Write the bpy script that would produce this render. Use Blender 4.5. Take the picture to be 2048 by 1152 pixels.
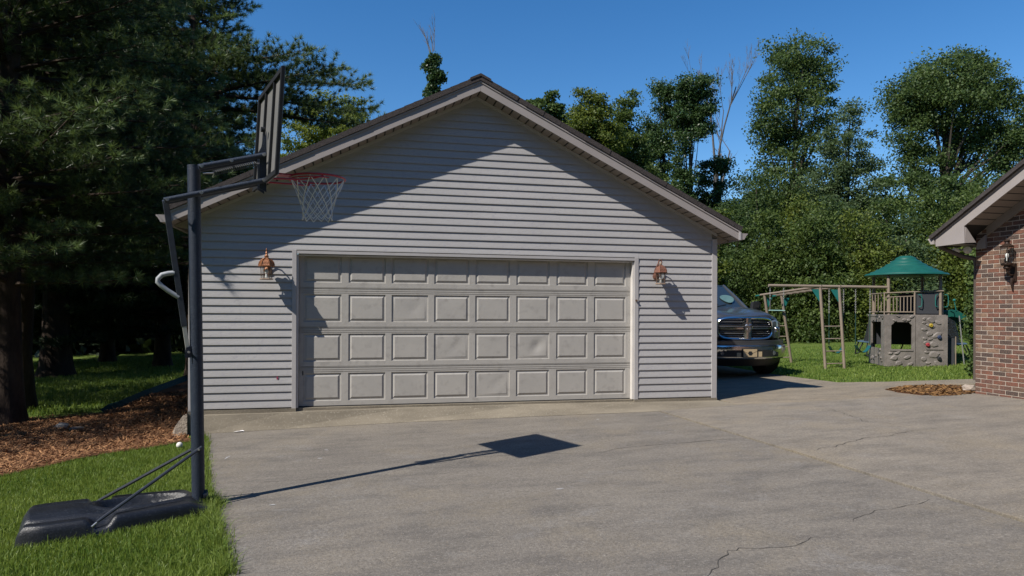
import bpy, bmesh, math, random
import numpy as np
from mathutils import Vector, Matrix

# ------------------------------------------------------------------ scene, camera, sky, sun
scene = bpy.context.scene
COL = scene.collection
for _o in list(bpy.data.objects):
    bpy.data.objects.remove(_o, do_unlink=True)
random.seed(7)
RNG = np.random.default_rng(11)

F, YAW, PY, ROLL = 1365.0, math.radians(12.7), 620.0, 0.0047     # focal length in photo pixels, heading, principal row, roll
CAM = Vector((0.0, -9.83, 1.365))
RIGHT = Vector((math.cos(YAW), -math.sin(YAW), 0)); FWD = Vector((math.sin(YAW), math.cos(YAW), 0)); UP = Vector((0, 0, 1))
cam_data = bpy.data.cameras.new('camera'); cam = bpy.data.objects.new('camera', cam_data); COL.objects.link(cam)
cam_data.sensor_width = 36.0; cam_data.lens = F / 2048 * 36.0
cam_data.shift_y = (PY - 576.0) / 2048.0
cam_data.clip_start = 0.05; cam_data.clip_end = 900.0
_xc = RIGHT * math.cos(ROLL) + UP * math.sin(ROLL); _yc = -RIGHT * math.sin(ROLL) + UP * math.cos(ROLL); _zc = -FWD
_m = Matrix((_xc, _yc, _zc)).transposed().to_4x4(); _m.translation = CAM
cam.matrix_world = _m
scene.camera = cam

SUN_TRAVEL = Vector((0.876, 0.440, -1.0)).normalized()
SUN_ELEV = math.asin(-SUN_TRAVEL.z); SUN_AZ = math.atan2(-SUN_TRAVEL.x, -SUN_TRAVEL.y)
world = bpy.data.worlds.new('World'); scene.world = world; world.use_nodes = True
wn = world.node_tree.nodes; wl = world.node_tree.links
for n in list(wn): wn.remove(n)
sky = wn.new('ShaderNodeTexSky'); sky.sky_type = 'NISHITA'; sky.sun_disc = False
sky.sun_elevation = SUN_ELEV; sky.sun_rotation = SUN_AZ % (2 * math.pi)
sky.air_density = 1.0; sky.dust_density = 0.0; sky.ozone_density = 3.0; sky.altitude = 200
hsv = wn.new('ShaderNodeHueSaturation'); hsv.inputs['Saturation'].default_value = 1.31; hsv.inputs['Hue'].default_value = 0.503
bg = wn.new('ShaderNodeBackground'); bg.inputs['Strength'].default_value = 0.105
wo = wn.new('ShaderNodeOutputWorld')
wl.new(sky.outputs[0], hsv.inputs['Color']); wl.new(hsv.outputs[0], bg.inputs[0]); wl.new(bg.outputs[0], wo.inputs[0])
sun_data = bpy.data.lights.new('sun', 'SUN'); sun_data.energy = 5.0; sun_data.angle = math.radians(0.53); sun_data.color = (1.0, 0.94, 0.85)
sun = bpy.data.objects.new('sun', sun_data); COL.objects.link(sun)
sun.rotation_euler = SUN_TRAVEL.to_track_quat('-Z', 'Y').to_euler(); sun.location = (-20, -20, 30)
vs = scene.view_settings; vs.view_transform = 'Standard'; vs.look = 'None'; vs.exposure = 0.40; vs.gamma = 1.0; vs.use_curve_mapping = False
scene.cycles.max_bounces = 6; scene.cycles.transparent_max_bounces = 12; scene.cycles.diffuse_bounces = 3
scene.cycles.use_denoising = True

# ------------------------------------------------------------------ placing by the survey of the photograph
def ray(px, py):
    du, dv = px - 1024.0, py - PY
    c, s = math.cos(ROLL), math.sin(ROLL)
    return RIGHT * ((du * c + dv * s) / F) + FWD - UP * ((-du * s + dv * c) / F)
def atZ(px, py, Z): return CAM + ray(px, py) * Z
def aty(px, py, y=0.0):
    r = ray(px, py); return CAM + r * ((y - CAM.y) / r.y)
def atx(px, py, x):
    r = ray(px, py); return CAM + r * ((x - CAM.x) / r.x)
def ground_z(x, y):
    xx = min(max(x, -14.0), 24.0); yy = min(max(y, -14.0), 14.0)
    return -0.29 + 0.032 * (xx + 2) - 0.0155 * (yy + 0.1)
def gnd(px, py, dz=0.0):
    z = -0.2
    for _ in range(10):
        r = ray(px, py); q = CAM + r * ((z - CAM.z) / r.z); z = ground_z(q.x, q.y) + dz
    return q

# ------------------------------------------------------------------ materials
def new_mat(name):
    m = bpy.data.materials.new(name); m.use_nodes = True
    nt = m.node_tree
    for n in list(nt.nodes): nt.nodes.remove(n)
    out = nt.nodes.new('ShaderNodeOutputMaterial'); b = nt.nodes.new('ShaderNodeBsdfPrincipled')
    nt.links.new(b.outputs[0], out.inputs[0])
    return m, nt, b, out
def N(nt, kind, **kw):
    n = nt.nodes.new(kind)
    for k, v in kw.items(): setattr(n, k, v)
    return n
def mix(nt, fac, a, b, blend='MIX'):
    n = nt.nodes.new('ShaderNodeMix'); n.data_type = 'RGBA'; n.blend_type = blend
    for s, v in ((n.inputs[0], fac), (n.inputs[6], a), (n.inputs[7], b)):
        if hasattr(v, 'is_linked') or hasattr(v, 'links'): nt.links.new(v, s)
        else: s.default_value = v if not isinstance(v, tuple) else (v + (1,) if len(v) == 3 else v)
    return n.outputs[2]
def noise(nt, coord, scale, detail=4, rough=0.6, lo=0.35, hi=0.65, stretch=None):
    if stretch:
        mp = N(nt, 'ShaderNodeMapping'); mp.inputs['Scale'].default_value = stretch
        nt.links.new(coord, mp.inputs[0]); coord = mp.outputs[0]
    t = N(nt, 'ShaderNodeTexNoise'); t.inputs['Scale'].default_value = scale; t.inputs['Detail'].default_value = detail
    t.inputs['Roughness'].default_value = rough; nt.links.new(coord, t.inputs['Vector'])
    r = N(nt, 'ShaderNodeMapRange'); r.inputs[1].default_value = lo; r.inputs[2].default_value = hi
    nt.links.new(t.outputs[0], r.inputs[0])
    return r.outputs[0]
def pmat(name, a, b=None, scale=8.0, rough=0.6, bump=0.0, bscale=60.0, metal=0.0, spec=0.5, coat=0.0, speck=None, speck_scale=200.0, stretch=None, lo=0.3, hi=0.7):
    m, nt, bs, out = new_mat(name)
    co = N(nt, 'ShaderNodeTexCoord').outputs['Object']
    col = a + (1,)
    if b is not None:
        col = mix(nt, noise(nt, co, scale, 5, lo=lo, hi=hi, stretch=stretch), a, b)
    if speck is not None:
        col = mix(nt, noise(nt, co, speck_scale, 2, lo=0.55, hi=0.75), col if not isinstance(col, tuple) else col[:3], speck)
    if isinstance(col, tuple): bs.inputs['Base Color'].default_value = col
    else: nt.links.new(col, bs.inputs['Base Color'])
    bs.inputs['Roughness'].default_value = rough; bs.inputs['Metallic'].default_value = metal
    bs.inputs['Specular IOR Level'].default_value = spec
    if coat: bs.inputs['Coat Weight'].default_value = coat; bs.inputs['Coat Roughness'].default_value = 0.05
    if bump:
        bp = N(nt, 'ShaderNodeBump'); bp.inputs['Strength'].default_value = bump; bp.inputs['Distance'].default_value = 0.01
        nt.links.new(noise(nt, co, bscale, 4, lo=0.2, hi=0.8, stretch=stretch), bp.inputs['Height']); nt.links.new(bp.outputs[0], bs.inputs['Normal'])
    return m
def leaf_mat(name, dark, light, trans=0.3, rough=0.55):
    m, nt, bs, out = new_mat(name)
    at = N(nt, 'ShaderNodeAttribute', attribute_name='rnd')
    col = mix(nt, at.outputs['Fac'], dark, light)
    nt.links.new(col, bs.inputs['Base Color']); bs.inputs['Roughness'].default_value = rough; bs.inputs['Specular IOR Level'].default_value = 0.3
    if trans > 0:
        tr = N(nt, 'ShaderNodeBsdfTranslucent'); nt.links.new(mix(nt, 0.35, col, (light[0] * 1.4, light[1] * 1.3, light[2] * 0.6)), tr.inputs[0])
        ms = N(nt, 'ShaderNodeMixShader'); ms.inputs[0].default_value = trans
        nt.links.new(bs.outputs[0], ms.inputs[1]); nt.links.new(tr.outputs[0], ms.inputs[2]); nt.links.new(ms.outputs[0], out.inputs[0])
    return m
def glass_mat(name, tint=(0.9, 0.95, 0.95), alpha=0.3, rough=0.05):
    m, nt, bs, out = new_mat(name)
    bs.inputs['Base Color'].default_value = tint + (1,); bs.inputs['Roughness'].default_value = rough
    tr = N(nt, 'ShaderNodeBsdfTransparent'); tr.inputs[0].default_value = tint + (1,)
    ms = N(nt, 'ShaderNodeMixShader'); ms.inputs[0].default_value = alpha
    gl = N(nt, 'ShaderNodeBsdfGlossy'); gl.inputs['Roughness'].default_value = rough
    nt.links.new(tr.outputs[0], ms.inputs[1]); nt.links.new(gl.outputs[0], ms.inputs[2]); nt.links.new(ms.outputs[0], out.inputs[0])
    return m

# ------------------------------------------------------------------ mesh building
class MB:
    def __init__(s): s.v = []; s.f = []
    def add(s, vs, fs):
        o = len(s.v); s.v += [tuple(v) for v in vs]; s.f += [tuple(i + o for i in f) for f in fs]; return s
    def box(s, x0, x1, y0, y1, z0, z1, M=None):
        vs = [Vector(p) for p in ((x0,y0,z0),(x1,y0,z0),(x1,y1,z0),(x0,y1,z0),(x0,y0,z1),(x1,y0,z1),(x1,y1,z1),(x0,y1,z1))]
        if M is not None: vs = [M @ v for v in vs]
        return s.add(vs, [(0,3,2,1),(4,5,6,7),(0,1,5,4),(1,2,6,5),(2,3,7,6),(3,0,4,7)])
    def prism(s, poly, d):
        d = Vector(d); n = len(poly); a = [Vector(p) for p in poly]
        return s.add(a + [p + d for p in a], [tuple(range(n - 1, -1, -1)), tuple(range(n, 2 * n))] + [(i, (i + 1) % n, n + (i + 1) % n, n + i) for i in range(n)])
    def tube(s, pts, r, n=8, caps=True, flat=None):
        pts = [Vector(p) for p in pts]; k = len(pts)
        rs = r if isinstance(r, (list, tuple)) else [r] * k
        vs = []; ref = None
        for i, p in enumerate(pts):
            t = (pts[min(i + 1, k - 1)] - pts[max(i - 1, 0)]).normalized()
            if ref is None: ref = t.orthogonal().normalized()
            ref = ref - t * ref.dot(t)
            ref = ref.normalized() if ref.length > 1e-6 else t.orthogonal().normalized()
            bi = t.cross(ref)
            for j in range(n):
                a = 2 * math.pi * j / n
                vs.append(p + (ref * math.cos(a) + bi * math.sin(a)) * rs[i])
        fs = [(i * n + j, i * n + (j + 1) % n, (i + 1) * n + (j + 1) % n, (i + 1) * n + j) for i in range(k - 1) for j in range(n)]
        if caps: fs += [tuple(range(n - 1, -1, -1)), tuple(range((k - 1) * n, k * n))]
        return s.add(vs, fs)
    def lathe(s, prof, n=12, c=(0, 0, 0), M=None, a0=0.0):
        vs = []
        for r, z in prof:
            for j in range(n):
                a = a0 + 2 * math.pi * j / n; p = Vector((r * math.cos(a), r * math.sin(a), z))
                vs.append((M @ p if M is not None else p) + Vector(c))
        k = len(prof)
        fs = [(i * n + j, i * n + (j + 1) % n, (i + 1) * n + (j + 1) % n, (i + 1) * n + j) for i in range(k - 1) for j in range(n)]
        fs += [tuple(range(n - 1, -1, -1)), tuple(range((k - 1) * n, k * n))]
        return s.add(vs, fs)
    def grid(s, P):                                        # P[i][j] points
        a, b = len(P), len(P[0])
        return s.add([p for row in P for p in row], [(i * b + j, i * b + j + 1, (i + 1) * b + j + 1, (i + 1) * b + j) for i in range(a - 1) for j in range(b - 1)])
    def mesh(s, name, m, off=(0, 0, 0), smooth=False, bevel=0.0):
        me = bpy.data.meshes.new(name)
        me.from_pydata([(v[0] - off[0], v[1] - off[1], v[2] - off[2]) for v in s.v], [], s.f)
        bm = bmesh.new(); bm.from_mesh(me); bmesh.ops.recalc_face_normals(bm, faces=bm.faces)
        if bevel > 0:
            es = [e for e in bm.edges if len(e.link_faces) == 2 and e.calc_face_angle(0) > 0.6]
            bmesh.ops.bevel(bm, geom=es, offset=bevel, segments=2, profile=0.7, affect='EDGES', clamp_overlap=True)
        bm.to_mesh(me); bm.free()
        if smooth:
            me.polygons.foreach_set('use_smooth', [True] * len(me.polygons))
            try: me.set_sharp_from_angle(angle=math.radians(38))
            except Exception: pass
        me.materials.append(m)
        return me
    def build(s, name, m, parent=None, smooth=False, bevel=0.0, world=True):
        off = (0, 0, 0)
        if parent is not None and world:
            r = parent
            while r.parent: r = r.parent
            off = r.location
        return link(name, s.mesh(name, m, off, smooth, bevel), parent)
def link(name, me, parent=None, loc=None):
    o = bpy.data.objects.new(name, me); COL.objects.link(o)
    if parent is not None: o.parent = parent
    if loc is not None: o.location = loc
    return o
def tag(o, label=None, cat=None, group=None, kind=None):
    if label: o['label'] = label
    if cat: o['category'] = cat
    if group: o['group'] = group
    if kind: o['kind'] = kind
    return o
def thing(name, label, cat, loc, rotz=0.0, group=None):
    o = bpy.data.objects.new(name, None); COL.objects.link(o); o.location = loc; o.rotation_euler = (0, 0, rotz)
    o.empty_display_size = 0.2
    return tag(o, label, cat, group)
def struct(name, mb, m, **k):
    o = mb.build(name, m, **k); o['kind'] = 'structure'; return o
def np_mesh(name, verts, per, m, rnd=None, off=(0, 0, 0)):
    """verts (n*per,3) faces of `per` corners each"""
    verts = (np.asarray(verts, np.float32) - np.asarray(off, np.float32)); nv = len(verts); nf = nv // per
    me = bpy.data.meshes.new(name)
    me.vertices.add(nv); me.vertices.foreach_set('co', verts.ravel())
    me.loops.add(nv); me.loops.foreach_set('vertex_index', np.arange(nv, dtype=np.int32))
    me.polygons.add(nf); me.polygons.foreach_set('loop_start', np.arange(0, nv, per, dtype=np.int32))
    try: me.polygons.foreach_set('loop_total', np.full(nf, per, np.int32))
    except Exception: pass
    if rnd is not None:
        at = me.attributes.new('rnd', 'FLOAT', 'FACE'); at.data.foreach_set('value', np.asarray(rnd, np.float32))
    me.update(calc_edges=True); me.materials.append(m)
    return me
def copy_tree(o, parent=None):
    c = o.copy(); COL.objects.link(c)
    if parent is not None: c.parent = parent
    for ch in [x for x in bpy.data.objects if x.parent == o]: copy_tree(ch, c)
    return c
# ------------------------------------------------------------------ ground
def concrete_mat(name='weathered_concrete', g=(1, 1, 1)):
    m, nt, b, out = new_mat(name)
    co = N(nt, 'ShaderNodeTexCoord').outputs['Object']
    base = mix(nt, noise(nt, co, 0.55, 6, 0.65, 0.3, 0.7), (0.190, 0.170, 0.147), (0.240, 0.214, 0.180))
    base = mix(nt, noise(nt, co, 2.3, 6, 0.7, 0.42, 0.72, stretch=(0.6, 1.6, 1)), base, (0.118, 0.108, 0.098))
    base = mix(nt, noise(nt, co, 0.9, 7, 0.75, 0.5, 0.72), base, (0.235, 0.200, 0.150))
    base = mix(nt, noise(nt, co, 1.6, 8, 0.8, 0.56, 0.8), base, (0.27, 0.26, 0.25))
    sp = noise(nt, co, 46, 6, 0.9, 0.42, 0.68)
    base = mix(nt, sp, base, (0.085, 0.078, 0.070), 'MIX')
    base = mix(nt, noise(nt, co, 36, 5, 0.9, 0.54, 0.76), base, (0.33, 0.305, 0.27))
    vo = N(nt, 'ShaderNodeTexVoronoi'); vo.inputs['Scale'].default_value = 48; nt.links.new(co, vo.inputs['Vector'])
    r = N(nt, 'ShaderNodeMapRange'); r.inputs[1].default_value = 0.10; r.inputs[2].default_value = 0.24; r.inputs[3].default_value = 0.75; r.inputs[4].default_value = 0.0
    nt.links.new(vo.outputs['Distance'], r.inputs[0])
    base = mix(nt, r.outputs[0], base, mix(nt, noise(nt, co, 30, 2, 0.5, 0.35, 0.65), (0.33, 0.31, 0.28), (0.2, 0.15, 0.1)))
    if g != (1, 1, 1): base = mix(nt, 1.0, base, g, 'MULTIPLY')
    nt.links.new(base, b.inputs['Base Color']); b.inputs['Roughness'].default_value = 0.9; b.inputs['Specular IOR Level'].default_value = 0.2
    bp = N(nt, 'ShaderNodeBump'); bp.inputs['Strength'].default_value = 0.55; bp.inputs['Distance'].default_value = 0.006
    nt.links.new(noise(nt, co, 90, 3, 0.7, 0.2, 0.8), bp.inputs['Height']); nt.links.new(bp.outputs[0], b.inputs['Normal'])
    return m
M_CONC = concrete_mat(); M_CONC_B = concrete_mat('paler_concrete', (1.16, 1.14, 1.10)); M_CONC_C = concrete_mat('tan_concrete', (1.24, 1.17, 1.04))
M_APRON = pmat('stained_apron_concrete', (0.235, 0.205, 0.158), (0.115, 0.10, 0.078), 1.7, 0.9, 0.4, 70, spec=0.2, speck=(0.27, 0.24, 0.19), speck_scale=40, stretch=(0.5, 1, 2.2), lo=0.35, hi=0.75)
M_CRACK = pmat('crack_dirt', (0.055, 0.050, 0.044), rough=1.0)
M_LAWN = pmat('turf', (0.066, 0.110, 0.020), (0.11, 0.145, 0.032), 1.3, 0.95, 0.9, 55, spec=0.1, speck=(0.03, 0.05, 0.012), speck_scale=38)
M_MULCH = pmat('pine_straw_mulch', (0.150, 0.068, 0.032), (0.075, 0.036, 0.022), 5, 0.95, 1.0, 45, spec=0.1, speck=(0.26, 0.15, 0.08), speck_scale=30, stretch=(1, 2.2, 1))

mb = MB()
xs = sorted(set([-160, -90, -50, -30] + [-14 + 2 * i for i in range(20)] + [24, 35, 60, 100, 160])); ys = sorted(set([-40, -25] + [-14 + 2 * i for i in range(15)] + [20, 30, 45, 70, 110, 160, 240]))
mb.grid([[(x, y, ground_z(x, y) - 0.02) for y in ys] for x in xs])
lawn = struct('lawn', mb, M_LAWN)

def slab_poly(poly, dz, name, parent, m=M_CONC, th=0.09):
    b = MB(); b.prism([(x, y, ground_z(x, y) + dz - th) for x, y in poly], (0, 0, th)); o = b.build(name, m, parent, bevel=0.006, world=False); return o
drive = bpy.data.objects.new('driveway', None); COL.objects.link(drive); drive['kind'] = 'structure'
left_edge = [gnd(px, py) for px, py in ((411, 872), (413, 920), (417, 985), (428, 1030), (442, 1090), (457, 1152))]
JX = 4.222
polyA = [(p.x, p.y) for p in left_edge] + [(-0.45, -8.5), (-0.4, -14), (JX - 0.013, -14), (JX - 0.013, -0.74), (2.4, -0.46), (0.57, -0.25), (-1.96, -0.15)]
slabA = slab_poly(polyA, 0.0, 'slab', drive)
polyB = [(JX + 0.013, -14), (9.36, -14), (9.36, -1.02), (8.78, -1.06), (8.62, -0.93), (5.6, -0.70), (JX + 0.013, -0.76)]
slabB = slab_poly(polyB, 0.014, 'slab', drive, M_CONC_B)
polyC = [(5.56, -0.688), (8.6, -0.918), (8.55, -0.4), (8.75, 0.12), (9.7, 0.10), (11.22, 0.0), (16, -0.2), (16, 0.55), (11.22, 0.67), (9.6, 1.0), (8.79, 1.32), (8.74, 3.14), (9.0, 5.6), (9.2, 12), (5.62, 12), (5.62, 0.02)]
slabC = slab_poly(polyC, 0.003, 'slab', drive, M_CONC_C)
# ramped apron in front of the garage foundation
mb = MB(); tx = [(-1.99, -0.16), (-1.0, -0.19), (0.57, -0.26), (2.4, -0.47), (4.24, -0.75), (5.56, -0.70)]
top = [(-2.0, -0.035, -0.05), (-1.0, -0.035, -0.045), (0.57, -0.035, -0.03), (2.4, -0.035, -0.03), (4.24, -0.035, -0.035), (5.56, -0.03, -0.042)]
rows = [[], [], [], []]
for (x, y), t in zip(tx, top):
    bot = Vector((x, y, ground_z(x, y) - 0.03)); tp = Vector(t); e = Vector((x, y + 0.012, ground_z(x, y) + 0.004))
    rows[0].append(bot); rows[1].append(e); rows[2].append(tp + Vector((0, -0.05, -0.006))); rows[3].append(Vector((x, 0.03, t[2])))
mb.grid(rows)
apron = struct('concrete_apron', mb, M_APRON, smooth=False)

def ribbon(pts, w, name, parent, m, dz, jit=0.03, seed=0, taper=True):
    rg = random.Random(seed); P = []
    for a, b in zip(pts[:-1], pts[1:]):
        n = max(2, int((Vector(b) - Vector(a)).length / 0.05))
        for i in range(n): P.append(Vector(a).lerp(Vector(b), i / n))
    P.append(Vector(pts[-1])); k = len(P); off = 0; L, R_ = [], []
    for i, p in enumerate(P):
        t = (P[min(i + 1, k - 1)] - P[max(i - 1, 0)]).normalized(); nrm = Vector((-t.y, t.x, 0))
        off = off * 0.8 + rg.uniform(-1, 1) * jit * 0.5
        ww = w * rg.uniform(0.35, 1.2) * (min(1, 6 * min(i, k - 1 - i) / k + 0.15) if taper else 1)
        c = p + nrm * off
        l, r = c + nrm * ww / 2, c - nrm * ww / 2
        L.append((l.x, l.y, ground_z(l.x, l.y) + dz)); R_.append((r.x, r.y, ground_z(r.x, r.y) + dz))
    b = MB(); b.grid([L, R_]); return b.build(name, m, parent, world=False)
g2 = lambda *ps: [tuple(gnd(*p)) for p in ps]
ribbon(g2((1408, 1160), (1437, 1128), (1460, 1103), (1480, 1098), (1560, 1090), (1600, 1084), (1640, 1074)), 0.0075, 'crack', slabA, M_CRACK, 0.003, jit=.055, seed=1)
ribbon(g2((1700, 1046), (1710, 1040), (1760, 1024), (1820, 1009), (1870, 999)), 0.006, 'crack', slabA, M_CRACK, 0.003, jit=.05, seed=2)
ribbon(g2((1180, 908), (1240, 897), (1330, 889), (1420, 882), (1500, 877)), 0.010, 'crack', slabA, M_CRACK, 0.003, seed=3)
ribbon(g2((800, 936), (860, 922), (960, 913), (1080, 908), (1180, 908)), 0.006, 'crack', slabA, M_CRACK, 0.003, seed=7)
ribbon(g2((1610, 904), (1660, 897), (1705, 888), (1745, 880), (1790, 872), (1835, 862)), 0.011, 'crack', slabB, M_CRACK, 0.017, jit=.07, seed=4)
ribbon(g2((1640, 816), (1690, 830), (1740, 846), (1790, 852)), 0.008, 'crack', slabB, M_CRACK, 0.017, jit=.07, seed=5)
ribbon(g2((500, 966), (620, 958), (700, 952)), 0.006, 'crack', slabA, M_CRACK, 0.003, seed=6)
# dirt seam along the control joint and under the apron
ribbon([(JX, -0.80, 0), (JX, -8.5, 0)], 0.026, 'joint_filler', drive, M_CRACK, -0.022, jit=0.001, seed=8, taper=False)
ribbon([(x, y - 0.004, 0) for x, y in tx], 0.012, 'joint_filler', drive, M_CRACK, 0.0042, jit=0.004, seed=9, taper=False)
M_CHALK = pmat('pale_scuff', (0.42, 0.42, 0.42), (0.2, 0.19, 0.18), 20, 0.95)
def blotch(px, py, rx, ry, name, parent, m, dz, seed, ang=0.0):
    rg = random.Random(seed); c = gnd(px, py); b = MB(); n = 14; v = []
    for i in range(n):
        a = 2 * math.pi * i / n; k = rg.uniform(0.55, 1.1); x = math.cos(a) * rx * k; y = math.sin(a) * ry * k
        x, y = x * math.cos(ang) - y * math.sin(ang), x * math.sin(ang) + y * math.cos(ang)
        v.append((c.x + x, c.y + y, ground_z(c.x + x, c.y + y) + dz))
    b.add(v, [tuple(range(n))]); return b.build(name, m, parent, world=False)
blotch(455, 915, 0.016, 0.10, 'scuff_mark', slabA, M_CHALK, 0.003, 1, -0.15)
for i, (px, py, s) in enumerate(((640, 917, .035), (652, 900, .025), (1120, 978, .04), (1195, 839, .035), (655, 901, .02), (545, 1010, .03), (1332, 833, .03))):
    blotch(px, py, s, s * .6, 'scuff_mark', slabA, M_CHALK, 0.003, 10 + i)

# mulch bed (bare pine straw under the pines) as its own sheet
mpoly = [gnd(*p) for p in ((-60, 962), (0, 951), (60, 938), (100, 930), (150, 917), (200, 908), (250, 901), (300, 894), (345, 886), (384, 881))]
mp2 = [(-2.2, -0.2), (-2.2, 3.0), (-2.2, 6.0), (-2.3, 9.6), (-4.35, 9.9)] + [(gnd(*p).x, gnd(*p).y) for p in ((290, 792), (205, 826), (150, 830), (70, 836), (20, 838), (-80, 850))] + [(-7.2, 1.2)]
poly = [(p.x, p.y) for p in mpoly] + mp2
mb = MB(); mb.prism([(x, y, ground_z(x, y) - 0.05) for x, y in poly], (0, 0, 0.045))
mulch_bed = struct('mulch_bed', mb, M_MULCH)
def inside(poly, X, Y):
    r = np.zeros(len(X), bool); n = len(poly)
    for i in range(n):
        x0, y0 = poly[i]; x1, y1 = poly[(i + 1) % n]
        if y0 == y1: continue
        c = ((y0 > Y) != (y1 > Y)) & (X < (x1 - x0) * (Y - y0) / (y1 - y0) + x0); r ^= c
    return r
GZ = lambda X, Y: -0.29 + 0.032 * (np.clip(X, -14, 24) + 2) - 0.0155 * (np.clip(Y, -14, 14) + 0.1)
def scatter(poly, n, bbox):
    X = RNG.uniform(bbox[0], bbox[1], n); Y = RNG.uniform(bbox[2], bbox[3], n); k = inside(poly, X, Y); return X[k], Y[k]
def chips(name, poly, bbox, n, ln, wd, m, lift=0.0, tilt=1.0):
    X, Y = scatter(poly, n, bbox); n = len(X); Z = GZ(X, Y) + lift
    a = RNG.uniform(0, 2 * math.pi, n); l = RNG.uniform(ln[0], ln[1], n) / 2; w = RNG.uniform(wd[0], wd[1], n) / 2; t = RNG.normal(0, .35, n) * tilt; t2 = RNG.normal(0, .5, n) * tilt
    d = np.stack([np.cos(a), np.sin(a), t], 1); e = np.stack([-np.sin(a), np.cos(a), t2], 1); c = np.stack([X, Y, Z + 0.012 + abs(t) * l], 1)
    V = np.stack([c - d * l[:, None] - e * w[:, None], c + d * l[:, None] - e * w[:, None] * .6, c + d * l[:, None] * .8 + e * w[:, None], c - d * l[:, None] * .9 + e * w[:, None]], 1).reshape(-1, 3)
    o = link(name, np_mesh(name, V, 4, m, RNG.uniform(0, 1, n))); o['kind'] = 'stuff'; return o
M_CHIP = leaf_mat('bark_chips', (0.14, 0.060, 0.028), (0.38, 0.205, 0.095), 0.0, 0.9)
chips('bark_mulch', poly, (-7.5, -1.9, -2.6, 6), 62000, (0.020, 0.062), (0.005, 0.012), M_CHIP)
# ------------------------------------------------------------------ grass
def grass(name, X, Y, hgt, wid, m, lean=0.45, segs=2):
    n = len(X); Z = GZ(X, Y) - 0.02
    a = RNG.uniform(0, 2 * math.pi, n); h = hgt * RNG.uniform(0.45, 1.25, n) * np.where(RNG.uniform(0, 1, n) < .02, 1.7, 1); w = wid * RNG.uniform(0.7, 1.3, n) / 2
    la = RNG.uniform(0, 2 * math.pi, n); ll = np.abs(RNG.normal(0, lean, n)) * h
    b = np.stack([X, Y, Z], 1); s = np.stack([np.cos(a), np.sin(a), 0 * a], 1) * w[:, None]; L = np.stack([np.cos(la), np.sin(la), 0 * la], 1)
    mid = b + L * (ll * .35)[:, None] + np.stack([0 * h, 0 * h, h * .6], 1); tip = b + L * ll[:, None] + np.stack([0 * h, 0 * h, h * (1 - 0.12 * np.minimum(ll / h, 2))], 1)
    V = np.concatenate([np.stack([b - s, b + s, mid + s * .8, mid - s * .8], 1).reshape(-1, 4, 3), np.stack([mid - s * .8, mid + s * .8, tip + s * .08, tip - s * .08], 1)], 0).reshape(-1, 3)
    patch = 0.5 + 0.5 * np.sin(X * 2.1 + np.sin(Y * 1.7) * 2) * np.sin(Y * 2.6 + np.cos(X * 1.3) * 2)
    r = np.clip(RNG.normal(0.40, 0.24, n) + 0.45 * (patch - 0.5), 0, 1); r = np.where(RNG.uniform(0, 1, n) < 0.07, 1.15, r)
    o = link(name, np_mesh(name, V, 4, m, np.concatenate([r, r]))); o['kind'] = 'stuff'; return o
M_GRASS = leaf_mat('grass_blades', (0.066, 0.128, 0.016), (0.225, 0.290, 0.065), 0.35, 0.5)
near_poly = [(p.x, p.y) for p in [gnd(*q) for q in ((-120, 975), (0, 952), (100, 931), (200, 909), (300, 895), (384, 882))]] + [(p.x + 0.03, p.y) for p in left_edge] + [(-0.5, -6.6), (-3.2, -6.6), (-5.0, -3.5)]
X, Y = scatter(near_poly, 250000, (-5.0, -0.4, -6.6, -0.4))
k = RNG.uniform(0, 1, len(X)) < np.clip(1.15 - (Y + 6.6) * 0.09, 0.5, 1)
grass('lawn_grass', X[k], Y[k], 0.045, 0.0050, M_GRASS)
# longer tufts against the pole and along the slab edge
ex = []
for i in range(len(left_edge) - 1):
    a, b = left_edge[i], left_edge[i + 1]; t = RNG.uniform(0, 1, 900 if i > 1 else 500)
    ex.append(np.stack([a.x + (b.x - a.x) * t + RNG.normal(-.01, .03, len(t)), a.y + (b.y - a.y) * t], 1))
ex.append(np.stack([RNG.normal(-1.13, .05, 700), RNG.normal(-4.06, .10, 700)], 1))
ex = np.concatenate(ex); grass('edge_grass', ex[:, 0], ex[:, 1], 0.085, 0.0055, M_GRASS, lean=0.7)
far_poly = [(8.80, 1.36), (8.75, 3.14), (9.05, 6.5), (9.3, 12), (28, 12), (24, 0.6), (16, 0.6), (11.22, 0.72), (9.6, 1.05)]
X, Y = scatter(far_poly, 110000, (8.7, 24, 0.4, 12)); k = RNG.uniform(0, 1, len(X)) < np.clip(1.2 - Y * 0.08, 0.25, 1)
grass('back_lawn_grass', X[k], Y[k], 0.05, 0.014, M_GRASS)
lp = [(-5.3, 3.1), (-4.3, 3.3), (-4.3, 5.9), (-4.4, 10.2), (-2.6, 12), (-2.6, 22), (-14, 22), (-14, 6), (-7, 3.4)]
X, Y = scatter(lp, 60000, (-14, -2, 3, 22)); grass('shaded_lawn_grass', X, Y, 0.08, 0.016, M_GRASS)
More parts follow.
